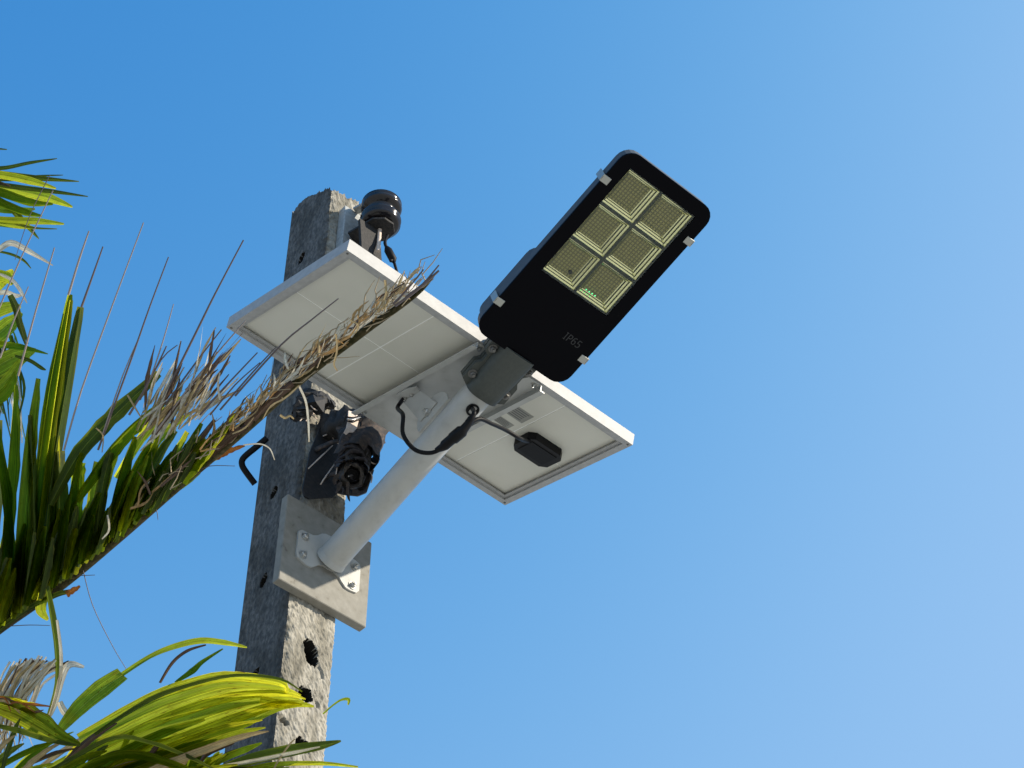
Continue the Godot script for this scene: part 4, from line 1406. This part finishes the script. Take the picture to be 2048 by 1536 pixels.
	leaflet(fr, "leaflet", [646, 1428, 664, 1412, 682, 1400, 697, 1399, 696, 1410], [1.6, 1.8, 2.4, 4, 1.5], M.lime, dp, 0.1, 0.3)
	# crowd of leaflets along the lower edge
	for i in 80:
		var f := rng.randf()
		var x0 := -60 + 480 * f
		var an := rng.randfn(-0.55, 0.3)
		var ln := rng.randf_range(70, 190)
		var d := Vector2(cos(an), sin(an)) * ln
		var y0 := 1560.0 + rng.randf_range(-20, 14)
		if y0 + d.y < 1425 + f * 60:
			d *= 0.6
		var k: String = ["deep", "green", "lime", "tan", "yellow", "umber", "green"][i % 7]
		leaflet(fr, "leaflet", [x0, y0, x0 + d.x * 0.35, y0 + d.y * 0.45, x0 + d.x * 0.7, y0 + d.y * 0.8, x0 + d.x, y0 + d.y], [4, rng.randf_range(6, 11), 7, 1.5], M[k], dp + rng.randf_range(-0.04, 0.06), rng.randf_range(-0.8, 0.8), 0.5, 0, 0.2)


func build_far_palm() -> void:
	var dp := 4.9
	var crown := at(-820, 760, dp)
	var base := Vector3(crown.x - 0.2, 0, crown.z)
	var palm := thing("palm_tree", "green palm whose feathery leaf tips reach in at the left edge", "palm tree", base)
	var g := Geo.new()
	var tp := smooth_path([base, base + Vector3(0.1, crown.y * 0.5, 0), crown], 8)
	tube(g, tp, spread([0.17, 0.12, 0.10], tp.size()), 14)
	obj("trunk", g, M.bark, palm)
	var top_path := [crown, at(-460, 430, dp), at(-180, 350, dp), at(-60, 352, dp), at(20, 372, dp)]
	g = Geo.new()
	var pts := smooth_path(top_path, 5)
	tube(g, pts, spread([0.025, 0.017, 0.011, 0.007, 0.003], pts.size()), 8)
	var fr := obj("upper_frond", g, M.rachis, palm)
	var rows := [
		[[-60, 330, 0, 336, 60, 325, 114, 317], [4, 5, 4, 1], "deep"], [[-70, 300, -20, 297, 14, 299], [3, 3, 1], "deep"],
		[[-70, 342, 0, 348, 80, 357, 158, 363], [6, 7, 6, 1], "deep"], [[-60, 346, 0, 350, 60, 362, 112, 377], [6, 9, 9, 2], "lime"],
		[[-50, 362, 20, 372, 100, 382, 176, 393], [4, 6, 5, 1], "deep"], [[-50, 370, 20, 378, 90, 394, 145, 414], [6, 11, 12, 2], "lime"],
		[[-60, 372, 0, 384, 60, 404, 106, 408], [6, 10, 9, 2], "green"], [[-60, 384, 0, 404, 50, 424, 84, 432], [6, 9, 8, 2], "green"],
		[[-50, 380, 10, 408, 46, 444, 78, 478], [6, 8, 8, 1], "deep"], [[-60, 430, 0, 440, 70, 442, 128, 448], [5, 8, 8, 2], "lime"],
		[[-60, 436, -10, 446, 40, 452, 70, 456], [5, 7, 7, 2], "lime"], [[-60, 420, 10, 440, 60, 455, 114, 458], [3, 4, 3, 1], "deep"],
		[[-60, 400, 0, 418, 40, 420, 70, 418], [5, 8, 7, 2], "lime"], [[-60, 356, 20, 360, 70, 352, 126, 350], [3, 3, 3, 1], "deep"],
	]
	for r in rows:
		leaflet(fr, "leaflet", r[0], r[1], M[r[2]], dp + 0.06 * rng.randf(), rng.randf_range(-0.5, 0.5), 0.4)
	leaflet(fr, "dry_shred", [-30, 508, -4, 500, 22, 486, 58, 503, 106, 531], [5, 6, 7, 6, 1], M.bleached, dp - 0.1, 0.2, 0.4)
	leaflet(fr, "leaflet", [-20, 500, 20, 508, 46, 520, 62, 537], [2, 3, 3, 1], M.deep, dp, 0.2, 0.4)
	var mid_path := [crown, at(-480, 640, dp), at(-200, 600, dp), at(-90, 610, dp), at(-20, 650, dp)]
	g = Geo.new()
	pts = smooth_path(mid_path, 5)
	tube(g, pts, spread([0.025, 0.017, 0.012, 0.008, 0.004], pts.size()), 8)
	fr = obj("middle_frond", g, M.rachis, palm)
	rows = [
		[[-60, 560, -10, 552, 14, 556, 24, 570], [8, 14, 12, 3], "lime"], [[-50, 600, -10, 570, 12, 552, 26, 540], [8, 16, 12, 3], "yellow"],
		[[-60, 640, -10, 622, 20, 614, 42, 613], [10, 16, 12, 3], "lime"], [[-60, 690, -10, 672, 20, 648, 44, 626], [12, 22, 18, 3], "lime"],
		[[-60, 760, -10, 735, 30, 714, 72, 699], [14, 24, 22, 3], "lime"], [[-60, 700, -10, 690, 40, 694, 96, 708], [6, 8, 7, 1], "green"],
		[[0, 548, 24, 560, 40, 580, 54, 606], [3, 4, 4, 1], "bleached"], [[-20, 590, 10, 585, 30, 592, 44, 590], [5, 6, 6, 2], "bleached"],
		[[20, 590, 32, 616, 40, 650, 52, 692], [6, 8, 7, 1], "deep"], [[24, 610, 40, 640, 50, 668, 56, 688], [3, 4, 3, 1], "deep"],
		[[-10, 780, 20, 752, 40, 725, 60, 716], [8, 12, 8, 2], "lime"], [[30, 712, 60, 722, 82, 736, 92, 740], [3, 5, 5, 1], "deep"],
		[[-40, 812, 4, 790, 24, 762, 30, 742], [10, 16, 12, 3], "green"],
	]
	for r in rows:
		leaflet(fr, "leaflet", r[0], r[1], M[r[2]], dp + 0.06 * rng.randf(), rng.randf_range(-0.5, 0.5), 0.35)
	for i in 26:
		var x0 := rng.randf_range(-20, 30)
		var y0 := rng.randf_range(640, 720)
		leaflet(fr, "leaflet", [x0, y0, x0 + rng.randf_range(0, 24), y0 + 60, x0 + rng.randf_range(-6, 44), y0 + rng.randf_range(110, 190)], [2.5, rng.randf_range(2.5, 4.5), 1], M[["deep", "green", "deep", "bleached"][i % 4]], dp + 0.1 + 0.1 * rng.randf(), rng.randf_range(-1, 1), 0.4)
